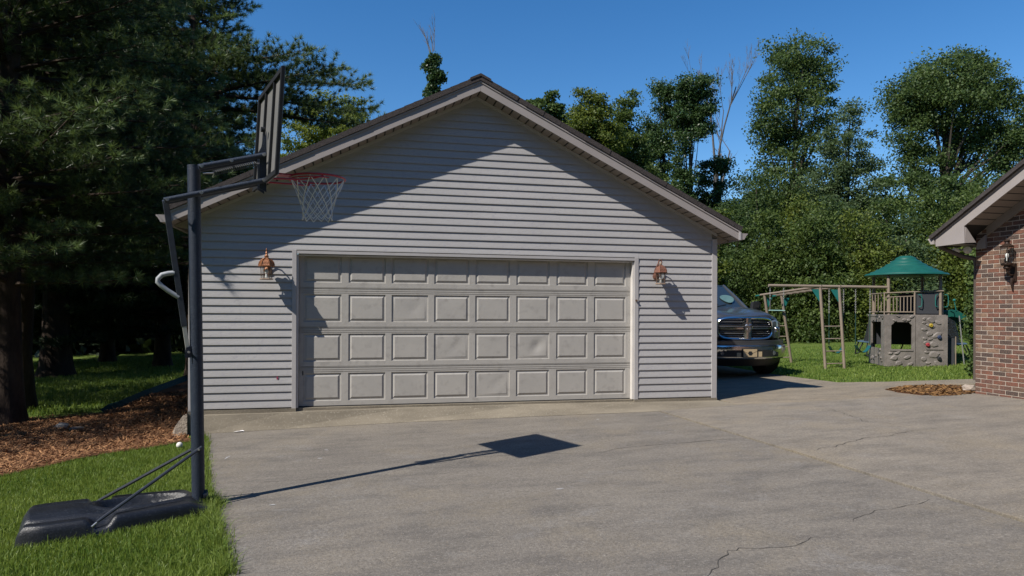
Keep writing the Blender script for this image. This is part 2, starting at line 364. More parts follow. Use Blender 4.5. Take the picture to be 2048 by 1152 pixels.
# ------------------------------------------------------------------ garage
M_SIDING = pmat('vinyl_siding', (0.382, 0.372, 0.372), (0.338, 0.330, 0.330), 1.6, 0.5, 0.12, 30, spec=0.35, speck=(0.32, 0.31, 0.325), speck_scale=22, stretch=(0.5, 1, 1.5))
M_TRIM = pmat('vinyl_trim', (0.40, 0.385, 0.385), (0.355, 0.34, 0.34), 3, 0.5, spec=0.3)
M_FASCIA = pmat('taupe_fascia', (0.315, 0.285, 0.275), (0.28, 0.254, 0.244), 3, 0.5, spec=0.3)
M_SOFFIT = pmat('soffit_vinyl', (0.26, 0.225, 0.20), (0.22, 0.19, 0.17), 4, 0.6, spec=0.3)
M_JAMB = pmat('white_jamb', (0.62, 0.59, 0.56), (0.52, 0.49, 0.46), 4, 0.5)
M_DOOR = pmat('garage_door_paint', (0.392, 0.374, 0.346), (0.345, 0.330, 0.308), 2.6, 0.5, 0.1, 25, spec=0.35, speck=(0.305, 0.29, 0.27), speck_scale=9)
M_SHINGLE = pmat('asphalt_shingle', (0.072, 0.062, 0.060), (0.045, 0.040, 0.040), 30, 0.95, 0.5, 120, spec=0.15)
M_SEAL = pmat('black_rubber', (0.02, 0.02, 0.02), rough=0.7)
M_PLY = pmat('wall_sheathing', (0.18, 0.17, 0.16), rough=0.9)
GL, GR, GXC, GAPEX, PITCH = -2.2, 5.525, 1.675, 4.465, 0.491
OV = 0.30                                    # rake overhang
def rake_z(x, base=GAPEX): return base - PITCH * abs(x - GXC)
garage = thing('garage', 'grey vinyl sided garage with wide closed panelled door and gable roof', 'garage', (GXC, 0, 0))
DL, DR, DT = -0.83, 4.14, 2.135
DEPTH = 9.2
mb = MB()                                    # front wall core with the door opening, side and back walls
T = 0.10
zt = lambda x: rake_z(x) - 0.005
mb.prism([(GL, 0, 0), (DL, 0, 0), (DL, 0, DT), (GL, 0, DT)], (0, T, 0)); mb.prism([(DR, 0, 0), (GR, 0, 0), (GR, 0, DT), (DR, 0, DT)], (0, T, 0))
mb.prism([(GL, 0, DT), (GR, 0, DT), (GR, 0, zt(GR)), (GXC, 0, zt(GXC)), (GL, 0, zt(GL))], (0, T, 0))
mb.box(GL, GL + T, T + .002, DEPTH, 0, 2.56); mb.box(GR - T, GR, T + .002, DEPTH, 0, 2.56)
mb.prism([(GL + T, DEPTH - T, 0), (GR - T, DEPTH - T, 0), (GR - T, DEPTH - T, 2.55), (GXC, DEPTH - T, zt(GXC)), (GL + T, DEPTH - T, 2.55)], (0, T, 0))
wall = mb.build('wall', M_PLY, garage)
mb = MB(); mb.box(GL - .01, DL, -0.028, 0.5, -0.4, -0.001); mb.box(DR, GR + .01, -0.028, 0.5, -0.4, -0.001); mb.box(DL, DR, 0.02, 0.6, -0.4, -0.004)
mb.box(GL - .01, GL + .3, 0.5, DEPTH, -0.5, -0.001); mb.box(GR - .3, GR + .01, 0.5, DEPTH, -0.4, -0.001)
mb.build('foundation', M_APRON, garage)
# lap siding: every course a board of its own
CO, Z0 = 0.1073, 0.018
def board(x0, x1, z, xt0=None, xt1=None, h=CO, lap=0.0):
    xt0 = x0 if xt0 is None else xt0; xt1 = x1 if xt1 is None else xt1
    b = MB(); yb, yt = -0.0200 - lap - random.uniform(0, .0012), -0.0045 - lap
    v = [(x0, yb, z), (x1, yb, z), (x1 + (xt1 - x1) * .16, yb + .0015, z + h * .16), (x0 + (xt0 - x0) * .16, yb + .0015, z + h * .16), (xt1, yt, z + h + .004), (xt0, yt, z + h + .004), (x0, yb + .0025, z + .0005), (x1, yb + .0025, z + .0005), (x0, yb + .003, z + .020), (x1, yb + .003, z + .020), (x0, -0.002, z + .020), (x1, -0.002, z + .020)]
    b.add(v, [(0, 1, 2, 3), (3, 2, 4, 5), (0, 6, 7, 1), (6, 8, 9, 7), (8, 10, 11, 9)])
    b.build('siding_board', M_SIDING, garage)
z = Z0; CL, CR = GL + 0.085, GR - 0.085
while z < GAPEX - 0.03:
    half0 = (GAPEX - z) / PITCH - 0.005; half1 = (GAPEX - z - CO) / PITCH - 0.005
    l0, r0 = max(CL, GXC - half0), min(CR, GXC + half0); l1, r1 = max(CL, GXC - max(half1, 0.01)), min(CR, GXC + max(half1, 0.01))
    if z + CO < DT + 0.05:
        board(CL, DL - 0.055, z); board(DR + 0.06, CR, z)
    elif z < DT + 0.03:
        board(CL, DL - 0.055, z, h=CO); board(DR + 0.06, CR, z)
        board(DL - 0.055, DR + 0.06, DT + 0.045, h=z + CO - DT - 0.045)
    elif min(r0, r1) - max(l0, l1) > 2.6:                       # lengths of siding lapped end over end
        xj = random.uniform(max(l0, l1) + .9, min(r0, r1) - .9); board(l0, xj, z, l1, xj); board(xj - .003, r0, z, xj - .003, r1, lap=.0012)
    else: board(l0, r0, z, l1, r1)
    z += CO
for x0 in (GL - 0.003, GR - 0.085):
    b = MB(); b.box(x0, x0 + 0.088, -0.030, 0.09, -0.008, 2.50); b.build('corner_post', M_TRIM, garage, bevel=0.004)
# vertical siding on the long sides (seen edge-on)
for x in (GL - 0.012, GR + 0.002):
    b = MB(); z = Z0
    while z < 2.5: b.add([(x, 0.1, z), (x, DEPTH, z), (x + (0.01 if x > 0 else 0), DEPTH, z + CO), (x + (0.01 if x > 0 else 0), 0.1, z + CO), (x + .01, .1, z), (x + .01, DEPTH, z)], [(0, 1, 2, 3), (0, 1, 5, 4)]); z += CO
    o = b.build('side_siding', M_SIDING, garage); o['kind'] = 'stuff'
# door casing and jamb
b = MB(); b.box(DL - 0.058, DL, -0.026, 0.004, -0.004, DT + 0.045); b.build('door_casing', M_TRIM, garage, bevel=0.003)
b = MB(); b.box(DR, DR + 0.062, -0.026, 0.004, 0.0, DT + 0.045); b.build('door_casing', M_TRIM, garage, bevel=0.003)
b = MB(); b.box(DL + .001, DR - .001, -0.0225, 0.004, DT - 0.006, DT + 0.034); b.build('door_casing', M_TRIM, garage, bevel=0.003)
b = MB(); b.box(DL, DL + 0.024, 0.006, 0.118, 0, DT - 0.014); b.build('jamb', M_JAMB, garage); b = MB(); b.box(DR - 0.024, DR, 0.006, 0.118, 0, DT - 0.014); b.build('jamb', M_JAMB, garage)
b = MB(); b.box(DL + .026, DR - .026, 0.006, 0.118, DT - 0.03, DT - 0.014); b.build('jamb', M_JAMB, garage)
# the door itself: four hinged sections, each with eight raised panels
YD = 0.090; SEC = 0.5535
door = MB().box(DL + 0.026, DR - 0.026, YD + 0.020, YD + 0.045, 0.02, 2.25).build('garage_door', M_DOOR, garage)
PX = [(-0.742, -0.230), (-0.134, 0.382), (0.4666, 0.989), (1.076, 1.591), (1.681, 2.202), (2.301, 2.813), (2.923, 3.417), (3.522, 4.036)]
PZ0, PZ1 = 0.070, 0.458
for s in range(4):
    zb = 0.008 + s * SEC; b = MB(); x0, x1 = DL + 0.028, DR - 0.028; y0, y1 = YD, YD + 0.019
    b.box(x0, x1, y0, y1, zb + 0.002, zb + PZ0)                                       # bottom rail
    b.box(x0, x1, y0, y1, zb + PZ1, zb + 0.474)                                        # top rail, then the ribs
    b.box(x0, x1, y0 + .008, y1, zb + 0.474, zb + 0.481); b.box(x0, x1, y0 - .001, y1, zb + 0.481, zb + 0.502)
    b.box(x0, x1, y0 + .008, y1, zb + 0.502, zb + 0.509); b.box(x0, x1, y0 - .001, y1, zb + 0.509, zb + 0.531)
    b.box(x0, x1, y0 + .009, y1, zb + 0.531, zb + SEC - 0.010); b.box(x0, x1, y0, y1, zb + SEC - 0.010, zb + SEC - 0.003)
    ed = [x0] + [e for p in PX for e in p] + [x1]
    for i in range(0, len(ed), 2): b.box(ed[i], ed[i + 1], y0, y1, zb + PZ0, zb + PZ1)
    b.build('door_section', M_DOOR, door)
    for i, (a, c) in enumerate(PX):
        q = MB(); za, zc = zb + PZ0, zb + PZ1
        rings = [(0, YD + .0005), (.004, YD + .013), (.020, YD + .0145), (.046, YD + .001), (.050, YD + .0005)]
        v = []
        for ins, y in rings: v += [(a + ins, y, za + ins), (c - ins, y, za + ins), (c - ins, y, zc - ins), (a + ins, y, zc - ins)]
        fs = [(r * 4 + j, r * 4 + (j + 1) % 4, r * 4 + 4 + (j + 1) % 4, r * 4 + 4 + j) for r in range(4) for j in range(4)]
        q.add(v, fs)
        n = 9; x_in0, x_in1, z0_, z1_ = a + .05, c - .05, za + .05, zc - .05
        dent = (s, i) in ((1, 5), (1, 3), (0, 4), (2, 2))
        P = []
        for ii in range(n):
            row = []
            for jj in range(n):
                x = x_in0 + (x_in1 - x_in0) * ii / (n - 1); zz = z0_ + (z1_ - z0_) * jj / (n - 1); y = YD + .0005
                if dent and 0 < ii < n - 1 and 0 < jj < n - 1:
                    amp = 0.020 if (s, i) == (1, 5) else 0.006; u = ii / (n - 1); w = jj / (n - 1)
                    y += amp * math.exp(-((u - .66 - .25 * (w - .5)) / .16) ** 2) * math.exp(-((w - .5) / .3) ** 2)
                row.append((x, y, zz))
            P.append(row)
        if dent: q.grid(P)
        else: q.add([P[0][0], P[-1][0], P[-1][-1], P[0][-1]], [(0, 1, 2, 3)])
        o = q.build('raised_panel', M_DOOR, door, smooth=dent)
        if (s, i) == (1, 5): o['label'] = 'dented raised panel'
MB().box(DL + .03, DR - .03, YD - .004, YD + .03, -0.012, 0.012).build('bottom_seal', M_SEAL, door)
MB().box(-0.757, -0.742, YD - .004, YD + .002, 0.44, 0.50).build('lock_slot', M_SEAL, door)
MB().lathe([(0, 0), (.016, 0), (.016, .02), (0, .022)], 10, (4.16, -0.035, 1.52), Matrix.Rotation(math.pi / 2, 3, 'X')).build('keypad_button', pmat('dark_knob', (0.1, 0.06, 0.04)), garage)
MB().box(-1.085, -1.065, -.0195, -.0185, 0.40, 0.44).build('paint_mark', pmat('red_scuff', (0.25, 0.03, 0.08)), garage)
# roof
EX = 0.235                                   # how far the rake runs beyond the side walls
roof_m = MB()
for sgn in (-1, 1):
    xe = GXC + sgn * (GR - GXC + EX); zr, ze = GAPEX + 0.145, rake_z(xe) + 0.145
    roof_m.prism([(GXC, -OV, zr), (xe, -OV, ze), (xe, -OV, ze + .018), (GXC, -OV, zr + .018)], (0, DEPTH + OV + .3, 0))
roof = roof_m.build('roof', M_SHINGLE, garage)
for sgn in (-1, 1):
    xe = GXC + sgn * (GR - GXC + EX)
    b = MB(); b.prism([(GXC + sgn * .001, -OV, GAPEX), (xe, -OV, rake_z(xe)), (xe, -OV, rake_z(xe) + .140), (GXC + sgn * .001, -OV, GAPEX + .140)], (0, .022, 0)); b.build('fascia', M_FASCIA, garage)
    b = MB(); b.prism([(GXC + sgn * .001, -OV - .012, GAPEX + .118), (xe, -OV - .012, rake_z(xe) + .118), (xe, -OV - .012, rake_z(xe) + .142), (GXC + sgn * .001, -OV - .012, GAPEX + .142)], (0, .011, 0)); b.build('drip_edge', M_FASCIA, garage)
    # soffit boards between fascia and wall
    n = 34; L = abs(xe - GXC)
    for i in range(n):
        xa = GXC + sgn * (L * i / n + .010); xb = GXC + sgn * (L * (i + 1) / n - .010)
        b = MB(); b.prism([(xa, -OV + .024, rake_z(xa) + .006), (xb, -OV + .024, rake_z(xb) + .006), (xb, -OV + .024, rake_z(xb) + .014), (xa, -OV + .024, rake_z(xa) + .014)], (0, OV - .026, 0)); b.build('soffit_panel', M_SOFFIT, garage)
    b = MB(); b.prism([(GXC + sgn * .001, -OV + .024, GAPEX + .016), (xe, -OV + .024, rake_z(xe) + .016), (xe, -OV + .024, rake_z(xe) + .02), (GXC + sgn * .001, -OV + .024, GAPEX + .02)], (0, OV - .026, 0)); b.build('soffit_backing', M_SEAL, garage)
    b = MB(); b.prism([(GXC + sgn * .001, -.026, GAPEX - .035), (xe - sgn * EX, -.026, rake_z(xe - sgn * EX) - .035), (xe - sgn * EX, -.026, rake_z(xe - sgn * EX) + .004), (GXC + sgn * .001, -.026, GAPEX + .004)], (0, .022, 0)); b.build('frieze_channel', M_TRIM, garage)
    # eave: boxed end below the rake, soffit, fascia and gutter along the side
    xw = GR if sgn > 0 else GL
    b = MB(); b.prism([(xw, -.006, 2.42), (xe - sgn * .01, -.006, rake_z(xe) + .005), (xw, -.006, rake_z(xw))], (0, .05, 0)); b.build('eave_return', M_SOFFIT, garage)
    b = MB(); b.prism([(xw, .05, 2.42), (xe - sgn * .02, .05, 2.50), (xe - sgn * .02, .05, 2.51), (xw, .05, 2.43)], (0, DEPTH, 0)); b.build('eave_soffit', M_SOFFIT, garage)
    b = MB(); b.box(min(xe, xe - sgn * .02), max(xe, xe - sgn * .02), -OV + .024, DEPTH, rake_z(xe) - .005, rake_z(xe) + .14); b.build('fascia', M_FASCIA, garage)
    g = MB(); pr = [(0, .00), (.062, .00), (.078, .028), (.098, .062), (.118, .078), (.118, .096), (.112, .096), (.112, .082), (.092, .068), (.072, .032), (.058, .006), (.006, .006), (.006, .096), (0, .096)]
    g.prism([(xe + sgn * (.003 + u), -OV - .012, rake_z(xe) + .012 + w) for u, w in pr], (0, DEPTH + .3, 0))
    g.prism([(xe + sgn * (.003 + u), -OV - .016, rake_z(xe) + .012 + w) for u, w in pr[:6] + [(0, .096)]], (0, .003, 0))
    g.build('gutter', M_FASCIA, garage)
    b = MB(); b.box(min(xe - sgn * .03, xe + sgn * .006), max(xe - sgn * .03, xe + sgn * .006), -OV - .028, -OV - .0125, rake_z(xe) + .004, rake_z(xe) + .128); b.build('gutter_strap', M_TRIM, garage)
    # shingle courses, lapped up the slope with ragged front ends
    sl = Vector((sgn, 0, -PITCH)).normalized(); nn = Vector((sgn * PITCH, 0, 1)).normalized(); Ls = (L + .02) * math.hypot(1, PITCH); k = int(Ls / .142)
    for i in range(k + 1):
        d0 = Ls - i * .142; d1 = max(0.0, d0 - .30); o0 = Vector((GXC, 0, GAPEX + .170))
        yf = -OV - .020 - random.uniform(0, .010)
        th = .013
        P = [o0 + sl * d0 - nn * .018, o0 + sl * d0 + nn * .052, o0 + sl * d1 + nn * .042, o0 + sl * d1 - nn * .020]
        b = MB(); b.prism([(p.x, yf, p.z) for p in P], (0, DEPTH + .35 + OV, 0)); b.build('shingle', M_SHINGLE, roof)
b = MB(); b.prism([(GXC - .15, -OV - .036, GAPEX + .205 - .07), (GXC, -OV - .036, GAPEX + .205), (GXC + .15, -OV - .036, GAPEX + .205 - .07), (GXC + .15, -OV - .036, GAPEX + .240 - .07), (GXC, -OV - .036, GAPEX + .242), (GXC - .15, -OV - .036, GAPEX + .240 - .07)], (0, DEPTH + .35 + OV, 0)); b.build('ridge_cap', M_SHINGLE, roof)

# ------------------------------------------------------------------ brick house on the right: gable wall along x = 9.4 facing the driveway
def brick_mat(name, use_attr):
    m, nt, b, out = new_mat(name)
    if use_attr: f = N(nt, 'ShaderNodeAttribute', attribute_name='rnd').outputs['Fac']
    else: f = N(nt, 'ShaderNodeObjectInfo').outputs['Random']
    cr = N(nt, 'ShaderNodeValToRGB'); nt.links.new(f, cr.inputs[0]); e = cr.color_ramp; e.interpolation = 'CONSTANT'
    cols = [(0.178, 0.072, 0.050), (0.138, 0.068, 0.053), (0.128, 0.083, 0.062), (0.062, 0.049, 0.045), (0.220, 0.142, 0.098), (0.174, 0.100, 0.072), (0.092, 0.066, 0.057), (0.186, 0.079, 0.053)]
    e.elements[0].color = cols[0] + (1,); e.elements[1].position = 0.16; e.elements[1].color = cols[1] + (1,)
    for i, c in enumerate(cols[2:]): x = e.elements.new(0.30 + 0.115 * i); x.color = c + (1,)
    co = N(nt, 'ShaderNodeTexCoord').outputs['Object']
    ge = N(nt, 'ShaderNodeNewGeometry').outputs['Position']
    c = mix(nt, noise(nt, ge, 16, 4, 0.7, 0.4, 0.75), cr.outputs[0], (0.075, 0.052, 0.045)); c = mix(nt, noise(nt, ge, 85, 3, 0.7, 0.5, 0.75), c, (0.26, 0.165, 0.12))
    nt.links.new(c, b.inputs['Base Color']); b.inputs['Roughness'].default_value = 0.9; b.inputs['Specular IOR Level'].default_value = 0.2
    bp = N(nt, 'ShaderNodeBump'); bp.inputs['Strength'].default_value = 0.5; bp.inputs['Distance'].default_value = 0.004
    nt.links.new(noise(nt, ge, 120, 3, 0.7, 0.2, 0.8), bp.inputs['Height']); nt.links.new(bp.outputs[0], b.inputs['Normal'])
    return m
M_BRICK = brick_mat('brick_clay', False); M_BRICK_STUFF = brick_mat('brick_clay_mass', True)
M_MORTAR = pmat('mortar', (0.50, 0.44, 0.37), (0.40, 0.35, 0.30), 12, 0.95, 0.3, 90, spec=0.1)
BX, BY = 9.40, -1.03
house = thing('brick_house', 'red brown brick house with taupe boxed eave at the driveway edge', 'house', (BX, BY, 0.09))
SL = 0.565; FX = 8.95
def hr_z(y): return 2.67 + SL * (-1.245 - y)             # underside of the rake at distance y
YB = -8.6; RY = -5.2
def hz(y): return hr_z(y) if y > RY else hr_z(2 * RY - y)
mb = MB(); mb.prism([(BX + .0035, BY - .004, 0.0), (BX + .0035, YB, 0.0), (BX + .0035, YB, hz(YB)), (BX + .0035, RY, hz(RY)), (BX + .0035, BY - .004, hz(BY) + .02)], (.3, 0, 0))
mb.box(BX + .31, BX + 9, BY - .30, BY - .004, 0.0, 2.55)
mb.build('wall', M_MORTAR, house)
BL, BH, PJ = 0.194, 0.0565, 0.0677
def brick_mesh(name, l, ends=True):
    b = MB(); b.box(0, .05, -l, 0, 0, BH); return b.mesh(name, M_BRICK, bevel=0.0025)
bm_full, bm_half = brick_mesh('brick', BL), brick_mesh('brick_end', 0.092)
zc = 0.075; row = 0; stuff = MB(); nb = 0; stuff_r = []
while zc < 5.2:
    y = BY; first = True
    while y > YB + 0.1:
        l = 0.092 if (first and row % 2) else BL
        if zc + BH < hz(y - l / 2) + 0.03 and zc + BH < hz(y) + .06:
            if y > -2.05 and nb < 300:
                o = link('brick', bm_full if l == BL else bm_half, house, (0.0 - random.uniform(0, .003), y - BY, zc - 0.09)); nb += 1
            else:
                stuff.box(BX, BX + .05, y - l, y, zc, zc + BH); stuff_r += [random.random()] * 6
        y -= l + 0.0115; first = False
    zc += PJ; row += 1
st = stuff.build('brickwork', M_BRICK_STUFF, house); st['kind'] = 'stuff'
at = st.data.attributes.new('rnd', 'FLOAT', 'FACE'); at.data.foreach_set('value', stuff_r[:len(st.data.polygons)])
# rake fascia, soffit, boxed return and gutter
def rk(y, dz=0): return hz(y) + dz
b = MB(); ye = -0.725
b.prism([(FX, -1.245, rk(-1.245)), (FX, RY, rk(RY)), (FX, RY, rk(RY, .16)), (FX, ye, rk(ye, .16)), (FX, ye, 2.405), (FX, -1.255, 2.412)], (.022, 0, 0)); b.build('fascia', M_FASCIA, house)
b = MB(); b.prism([(FX, RY, rk(RY)), (FX, YB, rk(YB)), (FX, YB, rk(YB, .16)), (FX, RY, rk(RY, .16))], (.022, 0, 0)); b.build('fascia', M_FASCIA, house)
b = MB(); b.prism([(FX - .012, ye + .01, rk(ye, .155)), (FX - .012, RY, rk(RY, .155)), (FX - .012, RY, rk(RY, .178)), (FX - .012, ye + .01, rk(ye, .178))], (.0115, 0, 0)); b.build('drip_edge', M_FASCIA, house)
y = -1.26; n = 30; step = (y - RY) / n
for i in range(n):
    ya, yb_ = y - step * i - .009, y - step * (i + 1) + .009
    b = MB(); b.prism([(FX + .024, ya, rk(ya, .008)), (FX + .024, yb_, rk(yb_, .008)), (FX + .024, yb_, rk(yb_, .016)), (FX + .024, ya, rk(ya, .016))], (BX - FX - .028, 0, 0)); b.build('soffit_panel', M_SOFFIT, house)
b = MB(); b.prism([(FX + .024, ye - .02, rk(ye, .02)), (FX + .024, RY, rk(RY, .018)), (FX + .024, RY, rk(RY, .024)), (FX + .024, ye - .02, rk(ye, .026))], (BX - FX - .028, 0, 0)); b.build('soffit_backing', M_SEAL, house)
b = MB(); b.prism([(BX - .03, -1.24, rk(-1.24, -.13)), (BX - .03, RY, rk(RY, -.13)), (BX - .03, RY, rk(RY, .005)), (BX - .03, -1.24, rk(-1.24, .005))], (.026, 0, 0)); b.build('frieze_board', M_SOFFIT, house)
# box return: inner side (triangular) and the block against the wall
b = MB(); b.prism([(FX + .024, -1.253, 2.414), (FX + .024, -1.253, 2.665), (FX + .215, -1.253, 2.425)], (0, .016, 0)); b.build('eave_return', M_FASCIA, house)
b = MB(); b.prism([(BX - .035, -1.225, 2.345), (BX - .035, -1.225, 2.55), (BX - .035, -1.10, 2.46), (BX - .035, -1.05, 2.34)], (.03, 0, 0)); b.build('eave_return', M_FASCIA, house)
b = MB(); b.box(FX + .024, BX + 8, -1.02, ye - .004, 2.418, 2.43); b.build('eave_soffit', M_SOFFIT, house)
b = MB(); b.box(FX + .024, BX + 8, ye - .003, ye + .018, 2.42, rk(ye, .15)); b.build('fascia', M_FASCIA, house)
g = MB(); g.prism([(FX - .012, ye + .02 + u, 2.445 + w) for u, w in pr], (9, 0, 0)); g.prism([(FX - .016, ye + .02 + u, 2.445 + w) for u, w in pr[:6] + [(0, .096)]], (.003, 0, 0)); g.build('gutter', M_FASCIA, house)
rb = MB()
for s in (1, -1):
    ya = ye + .05 if s > 0 else YB; rb.prism([(FX - .03, ya, rk(ya, .172)), (FX - .03, RY, rk(RY, .176)), (FX - .03, RY, rk(RY, .19)), (FX - .03, ya, rk(ya, .186))], (9.5, 0, 0))
hroof = rb.build('roof', M_SHINGLE, house)
ds = Vector((0, 1, -SL)).normalized(); nn = Vector((0, SL, 1)).normalized(); Ls = (ye + .06 - RY) * math.hypot(1, SL)
for i in range(int(Ls / .142) + 1):
    d0 = Ls - i * .142; d1 = max(0, d0 - .3); o0 = Vector((0, RY, rk(RY, .192)))
    P = [o0 + ds * d0 - nn * .012, o0 + ds * d0 + nn * .046, o0 + ds * d1 + nn * .038, o0 + ds * d1 - nn * .014]
    b = MB(); b.prism([(FX - .05 - random.uniform(0, .01), p.y, p.z) for p in P], (9.4, 0, 0)); b.build('shingle', M_SHINGLE, hroof)
# downspout elbow from the gutter back to the wall
b = MB(); b.tube([(FX + .12, ye + .06, 2.45), (FX + .13, ye + .03, 2.40), (FX + .30, BY + .1, 2.24), (BX + .02, BY + .04, 2.20), (BX + .05, BY + .04, 2.1), (BX + .05, BY + .04, 0.3)], .035, 8); b.build('downspout', pmat('brown_downspout', (0.09, 0.07, 0.06)), house, smooth=True)
# ------------------------------------------------------------------ wall lanterns
M_COPPER = pmat('weathered_copper', (0.30, 0.122, 0.052), (0.18, 0.078, 0.038), 18, 0.45, 0.3, 60, metal=0.45)
M_RUST = pmat('rusty_copper', (0.20, 0.078, 0.045), (0.11, 0.05, 0.035), 22, 0.7, 0.6, 60, metal=0.2)
M_BRONZE = pmat('dark_bronze', (0.055, 0.032, 0.022), (0.03, 0.02, 0.016), 14, 0.5, metal=0.5)
M_CAGE = pmat('tarnished_bars', (0.20, 0.12, 0.085), (0.12, 0.08, 0.06), 20, 0.5, metal=0.4)
M_BASE = pmat('lantern_base', (0.34, 0.255, 0.19), (0.26, 0.18, 0.13), 20, 0.55, metal=0.3)
M_GLASS = glass_mat('clear_glass', (0.93, 0.95, 0.95), 0.07)
M_BULB = pmat('frosted_bulb', (0.80, 0.80, 0.78), rough=0.3)
def coach_lantern(name, label, x, yw, z0, cap_m, hook, s=1.0, axis='Y'):
    """z0 = bottom of lantern body; hangs out 0.16 m from the wall"""
    out = Vector((0, -1, 0)) if axis == 'Y' else Vector((-1, 0, 0))
    base = Vector((x, yw, z0)) if axis == 'Y' else Vector((yw, x, z0))
    t = thing(name, label, 'wall lantern', base, 0, 'coach lanterns on the walls')
    c = out * (0.165 * s)
    L = lambda b, nm, m, p=t, sm=False: b.build(nm, m, p, smooth=sm, world=False)
    b = MB(); b.lathe([(0, 0), (.078, 0), (.088, .006), (.088, .014), (.070, .020), (0, .020)], 6, c); L(b, 'base', M_BASE)
    for k in range(6):
        a = 2 * math.pi * k / 6; p0 = c + Vector((math.cos(a) * .066, math.sin(a) * .066, .018)); p1 = c + Vector((math.cos(a) * .074, math.sin(a) * .074, .178))
        b = MB(); b.tube([p0, p1], .0045, 5); L(b, 'cage_bar', M_CAGE)
    b = MB(); b.lathe([(.063, .022), (.071, .176)], 6, c); b.f = b.f[:6]; L(b, 'glass', M_GLASS)
    b = MB(); b.lathe([(.070, .072), (.075, .076), (.070, .080)], 6, c); b.f = b.f[:12]; L(b, 'cage_ring', M_CAGE)
    b = MB(); b.lathe([(0, .02), (.014, .02), (.014, .075), (0, .078)], 8, c); L(b, 'candle_sleeve', M_BULB)
    b = MB(); b.lathe([(0, .076), (.015, .080), (.024, .105), (.02, .13), (.007, .150), (0, .152)], 8, c); L(b, 'bulb', M_BULB, sm=True)
    b = MB(); b.lathe([(.070, .176), (.108, .176), (.112, .186), (.104, .194), (.098, .206), (.090, .235), (.068, .262), (.044, .276), (.030, .288), (.026, .30), (0, .302)], 6, c); cap = L(b, 'roof', cap_m)
    for k in range(6):
        a = 2 * math.pi * k / 6; u = Vector((math.cos(a), math.sin(a), 0))
        b = MB(); b.tube([c + u * .104 + Vector((0, 0, .197)), c + u * .093 + Vector((0, 0, .236)), c + u * .070 + Vector((0, 0, .265)), c + u * .03 + Vector((0, 0, .290))], .005, 5); L(b, 'rib', cap_m, cap)
    if not hook:
        b = MB(); b.lathe([(0, .30), (.024, .302), (.030, .315), (.018, .33), (.012, .345), (.017, .358), (.011, .372), (.006, .39), (.010, .402), (.005, .418), (0, .425)], 8, c); L(b, 'finial', cap_m, sm=True)
        arm = [c * 0 + Vector((0, 0, .10)) + out * .012, out * .03 + Vector((0, 0, .20)), out * .05 + Vector((0, 0, .29)), out * .085 + Vector((0, 0, .34)), out * .125 + Vector((0, 0, .345)), c + Vector((0, 0, .325))]
    else:
        b = MB(); b.tube([c + Vector((.012, 0, .30)), c + Vector((.02, 0, .335)), c + Vector((.012, .0, .365)), c + Vector((-.012, 0, .375)), c + Vector((-.032, 0, .358)), c + Vector((-.034, 0, .33)), c + Vector((-.05, 0, .30)), c + Vector((-.062, 0, .27))], .0085, 6); L(b, 'hook', cap_m, sm=True)
        b = MB(); b.lathe([(0, .30), (.022, .302), (.024, .32), (.012, .335), (0, .338)], 8, c); L(b, 'finial', M_BASE, sm=True)
        arm = [out * .012 + Vector((0, 0, .12)), out * .05 + Vector((0, 0, .16)), out * .07 + Vector((0, 0, .25)), out * .08 + Vector((0, 0, .33)), out * .125 + Vector((0, 0, .375)), c + Vector((0, 0, .36))]
    b = MB(); b.tube(arm, .009, 6); L(b, 'arm', cap_m, sm=True)
    b = MB(); b.lathe([(0, 0), (.058, 0), (.058, .008), (.03, .020), (0, .022)], 12, (0, 0, .13), out.to_track_quat('Z', 'Y').to_matrix()); L(b, 'wall_plate', cap_m)
    return t
yl = -0.018
p = aty(533, 560, -0.18); coach_lantern('wall_lantern', 'bright copper capped coach lantern with upright finial beside the basketball hoop', p.x, yl, 1.755, M_COPPER, False)
p = aty(1321, 568, -0.18); coach_lantern('wall_lantern', 'rusty brown coach lantern with curled hook top between garage door and truck', p.x, yl, 1.765, M_RUST, True)
# carriage lamp on the brick wall
t = thing('wall_lantern', 'dark bronze carriage lamp with clear glass and pointed tail on the brick wall', 'wall lantern', (BX, -1.67, 2.02), 0, 'coach lanterns on the walls')
L = lambda b, nm, m, sm=False: b.build(nm, m, t, smooth=sm, world=False)
c = Vector((-0.13, 0, 0))
b = MB(); b.lathe([(0, .03), (.070, .03), (.080, .045), (.080, .06), (.06, .07), (0, .07)], 12, c); L(b, 'base', M_BRONZE, True)
b = MB(); b.lathe([(.066, .07), (.072, .15), (.066, .30)], 14, c); b.f = b.f[:28]; L(b, 'glass', M_GLASS, True)
for k in range(4):
    a = math.pi / 4 + math.pi / 2 * k; b = MB(); b.tube([c + Vector((math.cos(a) * .080, math.sin(a) * .080, .06)), c + Vector((math.cos(a) * .086, math.sin(a) * .086, .18)), c + Vector((math.cos(a) * .072, math.sin(a) * .072, .31))], .005, 5); L(b, 'cage_bar', M_BRONZE)
b = MB(); b.lathe([(0, .30), (.085, .30), (.088, .312), (.06, .335), (.035, .35), (.03, .375), (.045, .385), (.045, .395), (.02, .41), (0, .412)], 12, c); L(b, 'roof', M_BRONZE, True)
b = MB(); b.lathe([(0, .10), (.010, .10), (.012, .14), (.022, .165), (.024, .185), (.016, .205), (0, .212)], 10, c); L(b, 'bulb', M_BULB, True)
b = MB(); b.lathe([(0, -.02), (.04, -.02), (.052, .0), (.035, .03), (0, .03)], 10, c); L(b, 'socket', M_BRONZE, True)
b = MB(); b.tube([c + Vector((0, 0, -.01)), c + Vector((0.01, 0, -.07)), c + Vector((.06, 0, -.11)), c + Vector((.11, 0, -.10))], [.02, .018, .014, .014], 7); L(b, 'arm', M_BRONZE, True)
b = MB(); b.box(-.02, -.001, -.045, .045, -.20, .06); L(b, 'wall_plate', M_BRONZE)
